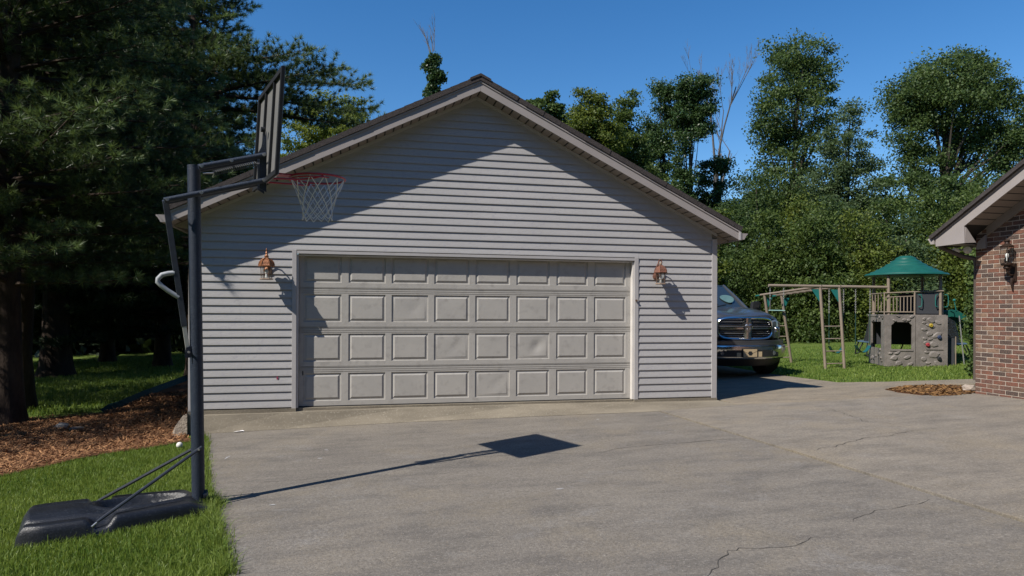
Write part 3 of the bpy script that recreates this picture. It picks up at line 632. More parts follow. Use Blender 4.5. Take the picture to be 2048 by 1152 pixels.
b = MB(); b.tube([(-.03, 0, -.16), (-.05, 0, -.22), (-.035, 0, -.30), (-.015, 0, -.345)], [.03, .02, .012, .004], 7); L(b, 'tail', M_BRONZE, True)
# floodlight pair under the brick eave
fl = thing('floodlight', 'twin round floodlight under the brick eave', 'floodlight', (BX + .12, -.86, 2.405))
M_LAMP = glass_mat('floodlight_lens', (0.85, 0.87, 0.85), 0.35, 0.2); M_GREY = pmat('grey_housing', (0.35, 0.34, 0.32), rough=0.5)
L = lambda b, nm, m, sm=True: b.build(nm, m, fl, smooth=sm, world=False)
b = MB(); b.lathe([(0, .012), (.05, .012), (.05, -.01), (.02, -.02), (0, -.02)], 10); L(b, 'canopy', M_GREY)
for dy in (0.20, -0.02):
    Mx = Vector((-.8, -.45, -.35)).to_track_quat('Z', 'Y').to_matrix(); o0 = Vector((-.12, dy, -.06))
    b = MB(); b.lathe([(0, -.09), (.022, -.09), (.028, -.05), (.055, -.01), (.06, .0), (.0, .0)], 12, o0, Mx); lamp = L(b, 'lamp_head', M_GREY)
    b = MB(); b.lathe([(.06, .001), (.045, .014), (0, .02)], 12, o0, Mx); b.build('lens', M_BULB, lamp, smooth=True, world=False)
    b = MB(); b.tube([(0, 0, -.01), (-.03, dy * .6, -.04), o0 - Mx @ Vector((0, 0, .08))], .012, 6); L(b, 'knuckle', M_GREY)

# ------------------------------------------------------------------ basketball hoop
M_POLE = pmat('black_powder_coat', (0.014, 0.021, 0.037), (0.022, 0.031, 0.050), 20, 0.48, 0.25, 90, spec=0.4, speck=(0.05, 0.058, 0.07), speck_scale=120)
M_STRUT = pmat('strut_paint', (0.032, 0.040, 0.055), (0.02, 0.022, 0.03), 15, 0.45)
M_BOARDB = pmat('board_back', (0.011, 0.012, 0.015), (0.018, 0.020, 0.023), 6, 0.7, spec=.2)
M_BPAN = pmat('smoked_acrylic', (0.15, 0.15, 0.148), (0.19, 0.185, 0.18), 3, 0.35)
M_RIM = pmat('red_rim_paint', (0.42, 0.022, 0.040), (0.34, 0.02, 0.03), 10, 0.4, spec=0.5)
M_NET = pmat('nylon_net', (0.72, 0.70, 0.68), rough=0.8)
M_STEEL = pmat('zinc_bolt', (0.55, 0.55, 0.55), (0.4, 0.4, 0.4), 30, 0.35, metal=0.8)
M_HANDLE = pmat('pale_grip', (0.34, 0.36, 0.38), (0.26, 0.28, 0.30), 12, 0.6)
M_ALU = pmat('bare_aluminium', (0.5, 0.5, 0.48), (0.4, 0.4, 0.38), 20, 0.4, metal=0.5)
M_PLASTIC = pmat('black_plastic', (0.008, 0.009, 0.012), (0.016, 0.018, 0.023), 5, 0.36, 0.25, 160, spec=0.5, speck=(0.04, 0.044, 0.052), speck_scale=90)
pb = atZ(397, 1012, 5.44); pb.z = ground_z(pb.x, pb.y) + 0.0; ptop = atZ(387.5, 334, 5.44)
hoop = thing('basketball_hoop', 'freestanding black basketball hoop with red rim, white net and black base on the lawn', 'basketball hoop', pb)
W = lambda b, nm, m, par=hoop, sm=False, bv=0: b.build(nm, m, par, smooth=sm, bevel=bv)
nt_, nb_, ft_, fb_ = atZ(570, 127, 5.31), atZ(550, 349, 5.31), atZ(521, 199, 6.14), atZ(516.5, 384, 6.14)
hv = (ft_ - nt_); hv.z = 0; hv.normalize(); nv = Vector((hv.y, -hv.x, 0)); nv = nv if nv.x > 0 else -nv      # board width axis, board normal (towards the rim)
bc = (nt_ + nb_ + ft_ + fb_) / 4; BWD = ((ft_ - nt_).length + (fb_ - nb_).length) / 2; BHT = ((nt_ - nb_).length + (ft_ - fb_).length) / 2
pd = (ptop - pb).normalized(); PLen = (ptop - pb).length
joint = pb + pd * (PLen * 0.47)
b = MB(); b.tube([pb - pd * .02, joint + pd * .004], .0485, 20); W(b, 'lower_pole', M_POLE, sm=True)
b = MB(); b.tube([joint - pd * .05, joint + pd * .0045], .0495, 20); W(b, 'pole_collar', M_POLE, sm=True)
b = MB(); b.tube([joint + pd * .005, ptop], .0478, 20); W(b, 'upper_pole', M_POLE, sm=True)
b = MB(); b.tube([ptop, ptop + pd * .012], .0488, 20); W(b, 'pole_cap', M_POLE, sm=True)
def P(d, v, z): return Vector((bc.x, bc.y, 0)) + nv * d + hv * v + Vector((0, 0, z))       # hoop frame: d along the board normal, v along its width
zc_ = bc.z; zb_, zt_ = zc_ - BHT / 2, zc_ + BHT / 2
dp = (Vector((pb.x, pb.y, 0)) - Vector((bc.x, bc.y, 0))).dot(nv); vp = (Vector((pb.x, pb.y, 0)) - Vector((bc.x, bc.y, 0))).dot(hv)
# arms either side of the pole
lo_p = aty(388, 388, pb.y - .0).z; up_p = aty(388, 338, pb.y).z
ax = 0.068; SLP = 0.31
for s in (-1, 1):
    v = vp + s * ax
    slope = SLP
    b = MB(); b.tube([P(dp - .26, v, lo_p - .26 * slope), P(-.04, v, lo_p + (-.04 - dp) * slope)], .0215, 12); W(b, 'lower_arm', M_POLE, sm=True)
    b = MB(); b.tube([P(dp - .02, v, up_p - .02 * slope + .01), P(-.04, v, up_p + (-.04 - dp) * slope + .01)], .0215, 12); W(b, 'upper_arm', M_POLE, sm=True)
for dd, zz in ((dp, lo_p), (dp, up_p + .01), (dp - .24, lo_p - .24 * SLP), (-.06, lo_p + (-.06 - dp) * SLP), (-.06, up_p + (-.06 - dp) * SLP + .01), (dp + .22, up_p + .22 * SLP + .01)):
    b = MB(); b.tube([P(dd, vp - ax - .036, zz), P(dd, vp + ax + .036, zz)], .006, 6)
    b.tube([P(dd, vp - ax - .034, zz), P(dd, vp - ax - .026, zz)], .014, 8); b.tube([P(dd, vp + ax + .026, zz), P(dd, vp + ax + .034, zz)], .014, 8); W(b, 'bolt', M_STEEL)
# mounting bracket behind the board
zl, zu = lo_p + (-.06 - dp) * SLP, up_p + (-.06 - dp) * SLP
for s in (-1, 1):
    b = MB(); b.prism([P(-.085, vp + s * .045, zl - .06), P(-.03, vp + s * .045, zl - .09), P(-.03, vp + s * .045, zu + .22), P(-.055, vp + s * .045, zu + .10), P(-.085, vp + s * .045, zu + .04)], hv * .008); W(b, 'bracket', M_POLE)
b = MB()
for i in range(29):
    pass
turns, m_ = 22, 22 * 8
A0, A1 = P(dp + .10, vp, up_p - .02), P(-.10, vp, zu - .05); dirs = (A1 - A0).normalized(); s1 = dirs.orthogonal().normalized(); s2 = dirs.cross(s1)
b.tube([A0.lerp(A1, i / m_) + (s1 * math.cos(2 * math.pi * i / 8) + s2 * math.sin(2 * math.pi * i / 8)) * .020 for i in range(m_ + 1)], .0035, 4); W(b, 'spring', M_STRUT)
b = MB(); b.tube([P(dp + .02, vp, up_p - .03), A0], .006, 6); b.tube([A1, P(-.05, vp, zu - .05)], .006, 6); W(b, 'spring_rod', M_STEEL)
# lift rod behind the pole with its bent grip
r0 = P(dp - .245, vp, lo_p - .245 * SLP); br = atZ(375, 703, 5.44); br = br + nv * 0; r1 = P((Vector((br.x, br.y, 0)) - Vector((bc.x, bc.y, 0))).dot(nv) , vp, br.z)
dr = (r1 - r0); rs = r0 + dr * .83
def flat_bar(a, c_, w, t_):
    d = (c_ - a).normalized(); u = hv; k = d.cross(u).normalized(); b = MB()
    vs = []
    for q in (a, c_):
        for su, sk in ((-1, -1), (1, -1), (1, 1), (-1, 1)): vs.append(q + u * (su * t_) + k * (sk * w))
    return b.add(vs, [(3, 2, 1, 0), (4, 5, 6, 7), (0, 1, 5, 4), (1, 2, 6, 5), (2, 3, 7, 6), (3, 0, 4, 7)])
W(flat_bar(r0, rs, .021, .014), 'lift_rod', M_STRUT, bv=.003); W(flat_bar(rs - dr.normalized() * .03, r1, .015, .012), 'adjuster_rod', M_ALU, bv=.002)
b = MB(); b.box(-.005, .005, -.03, .03, -.03, .03); b2 = MB()
pc = pb + pd * ((br.z - pb.z) / pd.z)
for s in (-1, 1): b2.prism([pc + hv * (s * .034) + Vector((0, 0, -.045)) - nv * .04, r1 + hv * (s * .034) + Vector((0, 0, -.045)) - nv * .02, r1 + hv * (s * .034) + Vector((0, 0, .035)) - nv * .02, pc + hv * (s * .034) + Vector((0, 0, .045)) - nv * .04], hv * .005)
W(b2, 'rod_bracket', M_POLE)
b = MB(); b.tube([r1 - hv * .055, r1 + hv * .055], .009, 8); W(b, 'bolt', M_STEEL)
h0, h1 = r0.lerp(r1, .485), r0.lerp(r1, .635)
b = MB(); o_ = -nv; hp = []
for tt, oo in ((0, .015), (.03, .06), (.10, .105), (.2, .135), (.34, .14), (.5, .118), (.7, .080), (.88, .038), (1, .008)):
    hp.append(h0.lerp(h1, tt) + o_ * oo + Vector((0, 0, .015 if tt < .2 else 0)))
b.tube(hp, .0185, 10); W(b, 'grip', M_HANDLE, sm=True)
# backboard (seen from behind): acrylic, frame and ribs
LEAN = 0.055
def slab(d0, d1, v0, v1, z0, z1):
    b = MB(); vs = [P(d + LEAN * (z - zc_), v, z) for d, v, z in ((d0, v0, z0), (d1, v0, z0), (d1, v1, z0), (d0, v1, z0), (d0, v0, z1), (d1, v0, z1), (d1, v1, z1), (d0, v1, z1))]
    return b.add(vs, [(0, 3, 2, 1), (4, 5, 6, 7), (0, 1, 5, 4), (1, 2, 6, 5), (2, 3, 7, 6), (3, 0, 4, 7)])
H2 = BWD / 2
board = W(slab(0.0, .006, -H2 + .002, H2 - .002, zb_ + .002, zt_ - .002), 'backboard', M_BPAN)
for (v0, v1, z0, z1) in ((-H2, -H2 + .038, zb_, zt_), (H2 - .038, H2, zb_, zt_), (-H2 + .039, H2 - .039, zt_ - .04, zt_), (-H2 + .039, H2 - .039, zb_, zb_ + .04)):
    W(slab(-.024, -.0005, v0, v1, z0, z1), 'frame', M_BOARDB, board, bv=.002)
for v in (-.17, .16): W(slab(-.020, -.001, v - .014, v + .014, zb_ + .041, zt_ - .041), 'rib', M_BOARDB, board)
b = MB(); b.tube([P(-.06, .02, zc_ + .03), P(-.033, .02, zc_ + .03)], .022, 10); W(b, 'wing_nut', M_BOARDB, board)
MW = pmat('white_target_print', (0.7, 0.7, 0.7), rough=0.5)
for (v0, v1, z0, z1) in ((-.30, .30, zb_ + .60, zb_ + .64), (-.30, .30, zb_ + .15, zb_ + .19), (-.30, -.26, zb_ + .191, zb_ + .599), (.26, .30, zb_ + .191, zb_ + .599)):
    W(slab(.0065, .008, v0, v1, z0, z1), 'target_line', MW, board)
# rim and net
rc = atZ(634, 358, 5.95); rc_d = (Vector((rc.x, rc.y, 0)) - Vector((bc.x, bc.y, 0))).dot(nv); RR = .232; zr_ = rc.z
rc = P(rc_d, 0.0, zr_)
circ = [rc + nv * (RR * math.cos(a)) + hv * (RR * math.sin(a)) for a in [2 * math.pi * i / 40 for i in range(41)]]
b = MB(); b.tube(circ, .0095, 8, caps=False); rim = W(b, 'rim', M_RIM, sm=True)
b = MB(); b.tube([q - Vector((0, 0, .024)) for q in circ[9:32]], .006, 6)
for s in (-1, 1):
    b.tube([P(.012, s * .10, zr_ - .055), P(rc_d - RR * .75, s * .13, zr_ - .045), P(rc_d - RR * .30, s * .205, zr_ - .032), P(rc_d - RR * .05, s * .228, zr_ - .012)], .0075, 7)
W(b, 'rim_brace', M_RIM, sm=True)
W(slab(.0085, .020, -.12, .12, zr_ - .075, zr_ + .05), 'rim_plate', M_RIM, bv=.003)
W(slab(.021, rc_d - RR + .02, -.06, .06, zr_ - .006, zr_ + .006), 'rim_neck', M_RIM)
nb_n = 12; b = MB(); lev = [(0, .228, -.012), (1, .188, -.10), (2, .158, -.175), (3, .138, -.235), (4, .126, -.285), (5, .124, -.325), (6, .13, -.36)]
def npnt(k, l):
    r, dz = lev[l][1], lev[l][2]; a = 2 * math.pi * (k + (.5 if l % 2 else 0)) / nb_n
    rr = random.Random(k * 31 + l); return rc + nv * ((r + rr.uniform(-.004, .004)) * math.cos(a)) + hv * (r * math.sin(a)) + Vector((0, 0, dz + rr.uniform(-.006, .006)))
for l in range(6):
    for k in range(nb_n):
        a, c1, c2 = npnt(k, l), npnt(k if l % 2 == 0 else k + 1, l + 1), npnt(k - 1 if l % 2 == 0 else k, l + 1)
        for e in (c1, c2): b.tube([a, a.lerp(e, .5) + Vector((0, 0, -.003)), e], .0042 if l > 0 else .0050, 4)
net = W(b, 'net', M_NET, rim)
# base: a blow-moulded tank lying on the grass, pole at one end
UB = -nv
def BP(u, v, z):
    u = u * .94
    return Vector((pb.x, pb.y, pb.z)) + UB * u + hv * v + Vector((0, 0, z + (ground_z(pb.x + UB.x * u + hv.x * v, pb.y + UB.y * u + hv.y * v) - pb.z)))
def base_h(u, s):                                  # u 0..1.22 from the pole, s -1..1 across
    e = abs(s); un = u / 1.22
    h = .120 + .030 * un
    h -= .034 * math.exp(-((e - .55) / .075) ** 2) * max(0, min(1, (un - .40) / .15))                       # long side grooves
    h += .040 * math.exp(-((s) / .36) ** 4) * max(0, min(1, (un - .50) / .22))       # hump at the heavy end
    rr = math.hypot((u - .42) / .34, s / .46)
    h -= .055 * max(0, min(1, (1.0 - rr) / .14)); h += .016 * math.exp(-((rr - 1.05) / .10) ** 2)
    h -= .075 * math.exp(-((un - .58) / .06) ** 4) * math.exp(-((e - .82) / .22) ** 4)       # strut pockets
    h -= .045 * math.exp(-((un - .0) / .05) ** 2)
    return h
def half_w(u):
    un = u / 1.22; w = .27 + .115 * min(1, un / .55)
    return w - .05 * max(0, (un - .86) / .14) ** 2
nu, nw = 96, 72; G = []
for i in range(nu + 1):
    row = []
    u = (-.09 + 1.33 * i / nu); ul = min(max(u, 0), 1.22)
    end = min(1, max(0, (u + .09) / .10)) * min(1, max(0, (1.24 - u) / .075)); end = math.sin(end * math.pi / 2)
    for j in range(nw + 1):
        s = -1 + 2 * j / nw; side = min(1, (1 - abs(s)) / .12); side = math.sin(side * math.pi / 2)
        h = base_h(ul, s) * (min(end, side) ** .55)
        row.append(BP(u, s * half_w(ul) * (0.93 + .07 * min(1, end * 3)), -.015 + h * .88))
    G.append(row)
b = MB(); b.grid(G); W(b, 'base', M_PLASTIC, sm=True)
b = MB(); b.tube([BP(-.07, 0, .07), BP(-.03, 0, .07)], .05, 14); W(b, 'pole_foot', M_PLASTIC, sm=True)
st0 = atZ(392, 896, 5.44)
for s in (-1, 1):
    e = BP(.735, s * .335, .075); a_ = pb + pd * ((st0.z - pb.z) / pd.z) + hv * (s * .058)
    b = MB(); b.tube([a_ - (e - a_).normalized() * .03, a_.lerp(e, .93), e], [.0125, .0125, .009], 8); W(b, 'strut', M_STRUT, sm=True)
    b = MB(); b.tube([e + hv * (s * .01), e + hv * (s * .03) + UB * .03 + Vector((0, 0, -.02))], .007, 6); W(b, 'strut_bolt', M_STEEL)
b = MB(); q = pb + pd * ((st0.z - pb.z) / pd.z); b.tube([q - hv * .08, q + hv * .08], .008, 8); W(b, 'bolt', M_STEEL)
b = MB(); cq = BP(1.02, .20, base_h(1.02, .20 / half_w(1.02)) * .88 - .016); b.lathe([(0, 0), (.032, 0), (.034, .010), (.028, .016), (0, .017)], 14, cq); W(b, 'fill_cap', M_PLASTIC, sm=True)
# ball, scrap, stones, edging
b = MB(); b.lathe([(.036 * math.sin(math.pi * i / 12), -.036 * math.cos(math.pi * i / 12)) for i in range(13)], 16)
q = gnd(359, 897); q.z += .040; o = link('ball', b.mesh('ball', pmat('scuffed_white_ball', (0.72, 0.70, 0.66), (0.6, 0.58, 0.54), 30, 0.6), smooth=True)); o.location = q
tag(o, 'small white ball in the grass left of the hoop pole', 'ball')
q = gnd(478, 864); b = MB(); b.add([(-.075, -.01, .006), (-.03, -.035, .012), (.05, -.03, .02), (.07, .0, .008), (.04, .03, .022), (-.02, .028, .010)], [(0, 1, 2, 3, 4, 5)]); o = link('paper_scrap', b.mesh('paper_scrap', pmat('litter_paper', (0.75, 0.73, 0.74), rough=0.8))); o.location = q; tag(o, 'crumpled white paper scrap at the foot of the garage apron', 'litter')
def stone(name, label, px, py, r, col, seed, cat='stone', sq=(1, 1, .6), grp=None, dz=0.0):
    rg = random.Random(seed); bm = bmesh.new(); bmesh.ops.create_icosphere(bm, subdivisions=2, radius=1)
    for v in bm.verts: v.co *= 1 + rg.uniform(-.16, .16); v.co = Vector((v.co.x * r * sq[0], v.co.y * r * sq[1], v.co.z * r * sq[2]))
    me = bpy.data.meshes.new(name); bm.to_mesh(me); bm.free(); me.materials.append(pmat(name + '_surface', col, tuple(c * .6 for c in col), 14, 0.9, 0.6, 50))
    q = gnd(px, py); q.z += r * sq[2] * .55 + dz; o = link(name, me); o.location = q; return tag(o, label, cat, grp)
stone('stone', 'grey stone lying in the shaded mulch left of the garage', 124, 856, .085, (0.24, 0.235, 0.23), 3)
stone('stone', 'flat brown stone half buried in the mulch', 153, 860, .08, (0.13, 0.11, 0.10), 4, sq=(1.2, 1, .4))
stone('splash_stone', 'pale rough stone at the foot of the brick corner', 1940, 782, .10, (0.36, 0.30, 0.25), 5, sq=(1.3, 1, .7))
b = MB(); rg = random.Random(5)
prof = [(-2.30, -.04, -.05), (-2.23, -.10, -.05), (-2.16, -.13, -.05)]
cb = MB()
for k, (zz, ww) in enumerate(((-.34, .20), (-.27, .15), (-.2, .135), (-.13, .085), (-.06, .05))): cb.add([], [])
P_ = [[(-2.215 - ww * rg.uniform(.8, 1.15) * (1 if i else .0), .10 - .075 * i, zz) for i in range(4)] for zz, ww in ((-.42, .22), (-.34, .19), (-.27, .15), (-.20, .13), (-.13, .08), (-.05, .035), (-.03, -.01))]
cb.grid(P_); cb.grid([[(x, y - .001, z) for x, y, z in [r_[-1], (-2.19, r_[-1][1], r_[-1][2])]] for r_ in P_])
cb.build('concrete_spill', pmat('broken_concrete', (0.42, 0.36, 0.29), (0.24, 0.20, 0.16), 18, 0.95, 1.0, 50), garage)
# plastic lawn edging curling out of the mulch
ed = [gnd(*q) for q in ((207, 826), (225, 820), (245, 814), (262, 806), (290, 793), (320, 781), (350, 769), (380, 757))]
rows = [[], [], []]
for i, q in enumerate(ed):
    t_ = (ed[min(i + 1, 7)] - ed[max(i - 1, 0)]).normalized(); n_ = Vector((-t_.y, t_.x, 0)); hh = .11
    if i == 0: hh = .05
    rows[0].append(q + n_ * .06 + Vector((0, 0, hh))); rows[1].append(q + n_ * .03 + Vector((0, 0, hh * .75))); rows[2].append(q - n_ * .03 + Vector((0, 0, -.02)))
b = MB(); b.grid(rows); o = b.build('lawn_edging', pmat('green_plastic', (0.010, 0.055, 0.052), (0.008, 0.035, 0.036), 6, 0.8, spec=0.15), smooth=True)
tag(o, 'dark green plastic edging strip between mulch and shaded lawn', 'edging')
# chips of bark in the bed by the brick corner
rb_poly = [(gnd(*q).x, gnd(*q).y) for q in ((1770, 780), (1800, 774), (1850, 771), (1900, 771), (1952, 774), (1958, 783), (1940, 790), (1905, 793), (1870, 794), (1825, 789))]
mb = MB(); mb.prism([(x, y, ground_z(x, y) - .02) for x, y in rb_poly], (0, 0, .03)); struct('bark_bed', mb, M_MULCH)
chips('bark_chunks', rb_poly, (8.2, 10.3, -1.5, .5), 5200, (0.025, 0.07), (0.015, 0.045), leaf_mat('bark_chunk_tones', (0.07, 0.032, 0.012), (0.27, 0.145, 0.050), 0.0, 0.9), .004, tilt=.4)
# ------------------------------------------------------------------ pickup truck beside the garage
M_PAINT = pmat('dark_graphite_paint', (0.040, 0.043, 0.050), (0.048, 0.051, 0.058), 3, 0.38, metal=0.2, coat=0.6)
M_CHROME = pmat('chrome', (0.62, 0.62, 0.62), rough=0.16, metal=1.0)
M_BLACK = pmat('black_trim', (0.014, 0.014, 0.015), (0.02, 0.02, 0.02), 20, 0.55)
M_TYRE = pmat('tyre_rubber', (0.018, 0.018, 0.018), (0.028, 0.027, 0.026), 20, 0.85)
M_WGLASS = pmat('dark_windscreen', (0.020, 0.028, 0.032), rough=0.04, spec=0.9, coat=0.6)
M_HEADL = pmat('headlight_lens', (0.05, 0.06, 0.062), (0.13, 0.145, 0.145), 16, 0.08, spec=0.8, coat=0.6)
M_PLATE = pmat('plate_tan', (0.46, 0.36, 0.22), (0.40, 0.30, 0.18), 40, 0.5)
M_ALLOY = pmat('alloy_wheel', (0.4, 0.4, 0.41), rough=0.3, metal=0.8)
q = atZ(1498, 700, 13.95); q.z = ground_z(q.x, q.y) + .004
truck = thing('pickup_truck', 'dark grey pickup truck with chrome grille parked beyond the garage corner', 'pickup truck', q, -YAW + 0.155); truck.scale = (1.0, 1.0, 1.045)
TB = lambda b, nm, m, par=truck, sm=True, bv=0: b.build(nm, m, par, smooth=sm, bevel=bv, world=False)
def section(y, zc, hw, zlow, bulge=.03, front=0.0):
    half = [(0, zc - .006), (.18, zc), (.36, zc + bulge * .6), (.50, zc + bulge), (.60, zc + bulge * .75), (.70, zc - .015), (.82 * hw, zc - .045), (.93 * hw, zc - .105), (.985 * hw, zc - .20), (hw, zc - .33), (hw, zlow + .25), (.985 * hw, zlow + .06), (.95 * hw, zlow)]
    half = [(min(x, hw), z) for x, z in half]
    sw = lambda x: .20 * (abs(x) / hw) ** 3 * front
    pts = [(-x, y + sw(x), z) for x, z in reversed(half)] + [(x, y + sw(x), z) for x, z in half[1:]]
    return pts
sec = [section(.16, 1.175, .93, .74, .015, 1.6), section(.19, 1.225, .95, .70, .022, 1.5), section(.30, 1.262, .97, .62, .03, 1.2), section(.55, 1.298, .99, .52, .038, .8), section(.95, 1.340, 1.0, .50, .042, .4), section(1.35, 1.375, 1.0, .50, .036, .1), section(1.62, 1.395, 1.0, .48, .02)]
b = MB(); b.grid(sec); b.add(sec[0], [tuple(range(len(sec[0])))]); body = TB(b, 'hood', M_PAINT)
b = MB()
side = [(1.0, .48), (1.005, .75), (1.0, 1.05), (.985, 1.22), (.94, 1.30)]
P_ = []
for y in (1.63, 2.6, 3.6, 4.15, 4.2, 5.9): P_.append([(-x, y, z) for x, z in side] + [(x, y, z) for x, z in reversed(side)])
b.grid(P_); b.add(P_[-1], [tuple(range(len(P_[-1])))]); b.box(-.98, .98, 1.64, 5.88, .46, .52); TB(b, 'body', M_PAINT)
def ringsec(y, hb, zb, ht, zt, cr=.06): return [(-hb, y[0], zb), (-ht, y[1], zt - cr), (-ht + .07, y[1], zt), (0, y[1], zt + .03), (ht - .07, y[1], zt), (ht, y[1], zt - cr), (hb, y[0], zb)]
cabs = [ringsec((1.66, 2.52), .86, 1.36, .70, 1.90), ringsec((2.2, 2.75), .89, 1.30, .715, 1.935), ringsec((3.2, 3.2), .90, 1.30, .72, 1.945), ringsec((4.1, 3.95), .90, 1.30, .70, 1.92)]
b = MB(); b.grid([c[1:6] for c in cabs]); b.add([cabs[-1][0], cabs[-1][1], cabs[-1][2], cabs[-1][3], cabs[-1][4], cabs[-1][5], cabs[-1][6]], [tuple(range(7))]); TB(b, 'roof', M_PAINT)
ws = [[(-.82 + 1.64 * i / 10, 1.62 + .10 * (abs(i - 5) / 5) ** 2, 1.365 - .012 * (abs(i - 5) / 5) ** 2) for i in range(11)], [(-.75 + 1.50 * i / 10, 2.06 + .10 * (abs(i - 5) / 5) ** 2, 1.645) for i in range(11)], [(-.665 + 1.33 * i / 10, 2.50 + .07 * (abs(i - 5) / 5) ** 2, 1.915) for i in range(11)]]
b = MB(); b.grid(ws); wsg = TB(b, 'windshield', M_WGLASS)
for s in (-1, 1):
    b = MB(); b.tube([(s * .86, 1.68, 1.335), (s * .78, 2.13, 1.63), (s * .695, 2.58, 1.905)], [.045, .04, .036], 8); TB(b, 'windshield_pillar', M_PAINT)
    b = MB(); b.add([(s * .893, 1.80, 1.31), (s * .90, 3.95, 1.31), (s * .715, 3.85, 1.86), (s * .722, 2.66, 1.86)], [(0, 1, 2, 3)]); TB(b, 'side_window', M_WGLASS)
    b = MB(); b.prism([(s * .86, 1.70, 1.30), (s * 1.16, 1.76, 1.30), (s * 1.24, 1.78, 1.34), (s * 1.24, 1.78, 1.50), (s * 1.19, 1.77, 1.54), (s * 1.03, 1.74, 1.53), (s * 1.0, 1.73, 1.36)], (0, .12, 0)); mr = TB(b, 'mirror', M_BLACK, bv=.02)
    b = MB(); b.box(s * 1.12 - .055, s * 1.12 + .055, 1.745, 1.76, 1.40, 1.47); TB(b, 'mirror_cap', M_BLACK, mr)
    b = MB(); b.tube([(s * .1 - .3, 1.60, 1.365), (s * .1 + .1, 1.72, 1.44), (s * .1 + .28, 1.78, 1.47)], .008, 5); TB(b, 'wiper', M_BLACK)
b = MB(); b.add([(.50 + .16 * math.cos(a) * (1 + .25 * math.sin(a)), 1.97 + .14 * math.sin(a), 1.583 + .088 * math.sin(a) + .012) for a in [2 * math.pi * i / 20 for i in range(20)]], [tuple(range(20))])
TB(b, 'windshield_patch', pmat('teal_patch', (0.10, 0.18, 0.175), (0.07, 0.13, 0.13), 6, 0.3), wsg, sm=False)  # flat teal patch lying just off the windshield
# grille: chrome surround, black mesh well, bright cross and bars
sw = lambda x: .12 * (abs(x) / .63) ** 2.2
GZ0, GZ1, GW = .745, 1.215, .635
def gpt(x, z, d=0.0): return (x, .055 + sw(x) + d + .05 * max(0, (z - .98)) * 1.2, z)
out_l = []; n = 48
def gshape(k, inset):
    a = 2 * math.pi * k / n; ca, sa = math.cos(a), math.sin(a); e = .42
    x = (GW - inset) * math.copysign(abs(ca) ** e, ca); z = (GZ0 + GZ1) / 2 + ((GZ1 - GZ0) / 2 - inset) * math.copysign(abs(sa) ** e, sa)
    x *= 1 - .07 * max(0, (GZ0 + .18 - z)) / .18
    return x, z
b = MB(); rows = []
for ins, d in ((0.0, .05), (.012, .0), (.030, -.012), (.048, .004), (.056, .05)): rows.append([gpt(*gshape(k, ins), d) for k in range(n + 1)])
b.grid(rows); sur = TB(b, 'grille_surround', M_CHROME)
b = MB(); b.grid([[gpt(x, z, .055) for x in [-.60 + 1.2 * i / 12 for i in range(13)]] for z in (GZ0 + .04, .98, GZ1 - .04)]); TB(b, 'grille_mesh', M_BLACK)
for s in (-1, 1):
    for half_ in (0, 1):
        for k in range(4):
            z = (1.020 if half_ else .795) + .043 * k + .004
            w1 = .565 - (.05 if (half_ == 0 and k == 0) else 0) - (.03 if (half_ == 1 and k == 3) else 0)
            P_ = [[gpt(s * x, z + dz, dd) for x in [.088 + (w1 - .088) * i / 6 for i in range(7)]] for dz, dd in ((-.008, .030), (-.007, .016), (-.005, .014), (.009, .036))]
            b = MB(); b.grid(P_); TB(b, 'grille_bar', M_CHROME if k % 2 else pmat('grille_bar_grey', (0.5, 0.5, 0.51), rough=.2, metal=.9) if (s, half_, k) == (-1, 0, 0) else bpy.data.materials['grille_bar_grey'])
    P_ = [[gpt(s * x, z, dd) for x in [.085 + .50 * i / 6 for i in range(7)]] for z, dd in ((.965, .02), (.968, -.004), (.998, -.004), (1.001, .02))]
    b = MB(); b.grid(P_); TB(b, 'grille_crossbar', M_CHROME)
P_ = [[gpt(x, z, d) for z in (GZ0 + .03, .85, .98, 1.10, GZ1 - .03)] for x, d in ((-.085, .03), (-.075, -.01), (-.045, -.02), (.045, -.02), (.075, -.01), (.085, .03))]
b = MB(); b.grid(P_); TB(b, 'grille_post', M_CHROME)
# ram's head emblem on its shield
b = MB(); b.prism([(-.062, .028, 1.10), (.062, .028, 1.10), (.075, .028, 1.03), (.055, .028, .94), (0, .028, .885), (-.055, .028, .94), (-.075, .028, 1.03)], (0, .012, 0)); em = TB(b, 'emblem', M_CHROME, sm=False, bv=.003)
b = MB(); b.prism([(-.03, .012, 1.04), (.03, .012, 1.04), (.034, .012, .99), (.018, .012, .925), (-.018, .012, .925), (-.034, .012, .99)], (0, .018, 0)); TB(b, 'emblem_head', M_CHROME, em, sm=False, bv=.004)
for s in (-1, 1):
    b = MB(); b.tube([(s * .02, .012, 1.035), (s * .05, .008, 1.055), (s * .074, .006, 1.03), (s * .07, .006, .985), (s * .045, .004, .965), (s * .036, .006, .985)], [.012, .014, .013, .011, .008, .004], 7); TB(b, 'emblem_horn', M_CHROME, em)
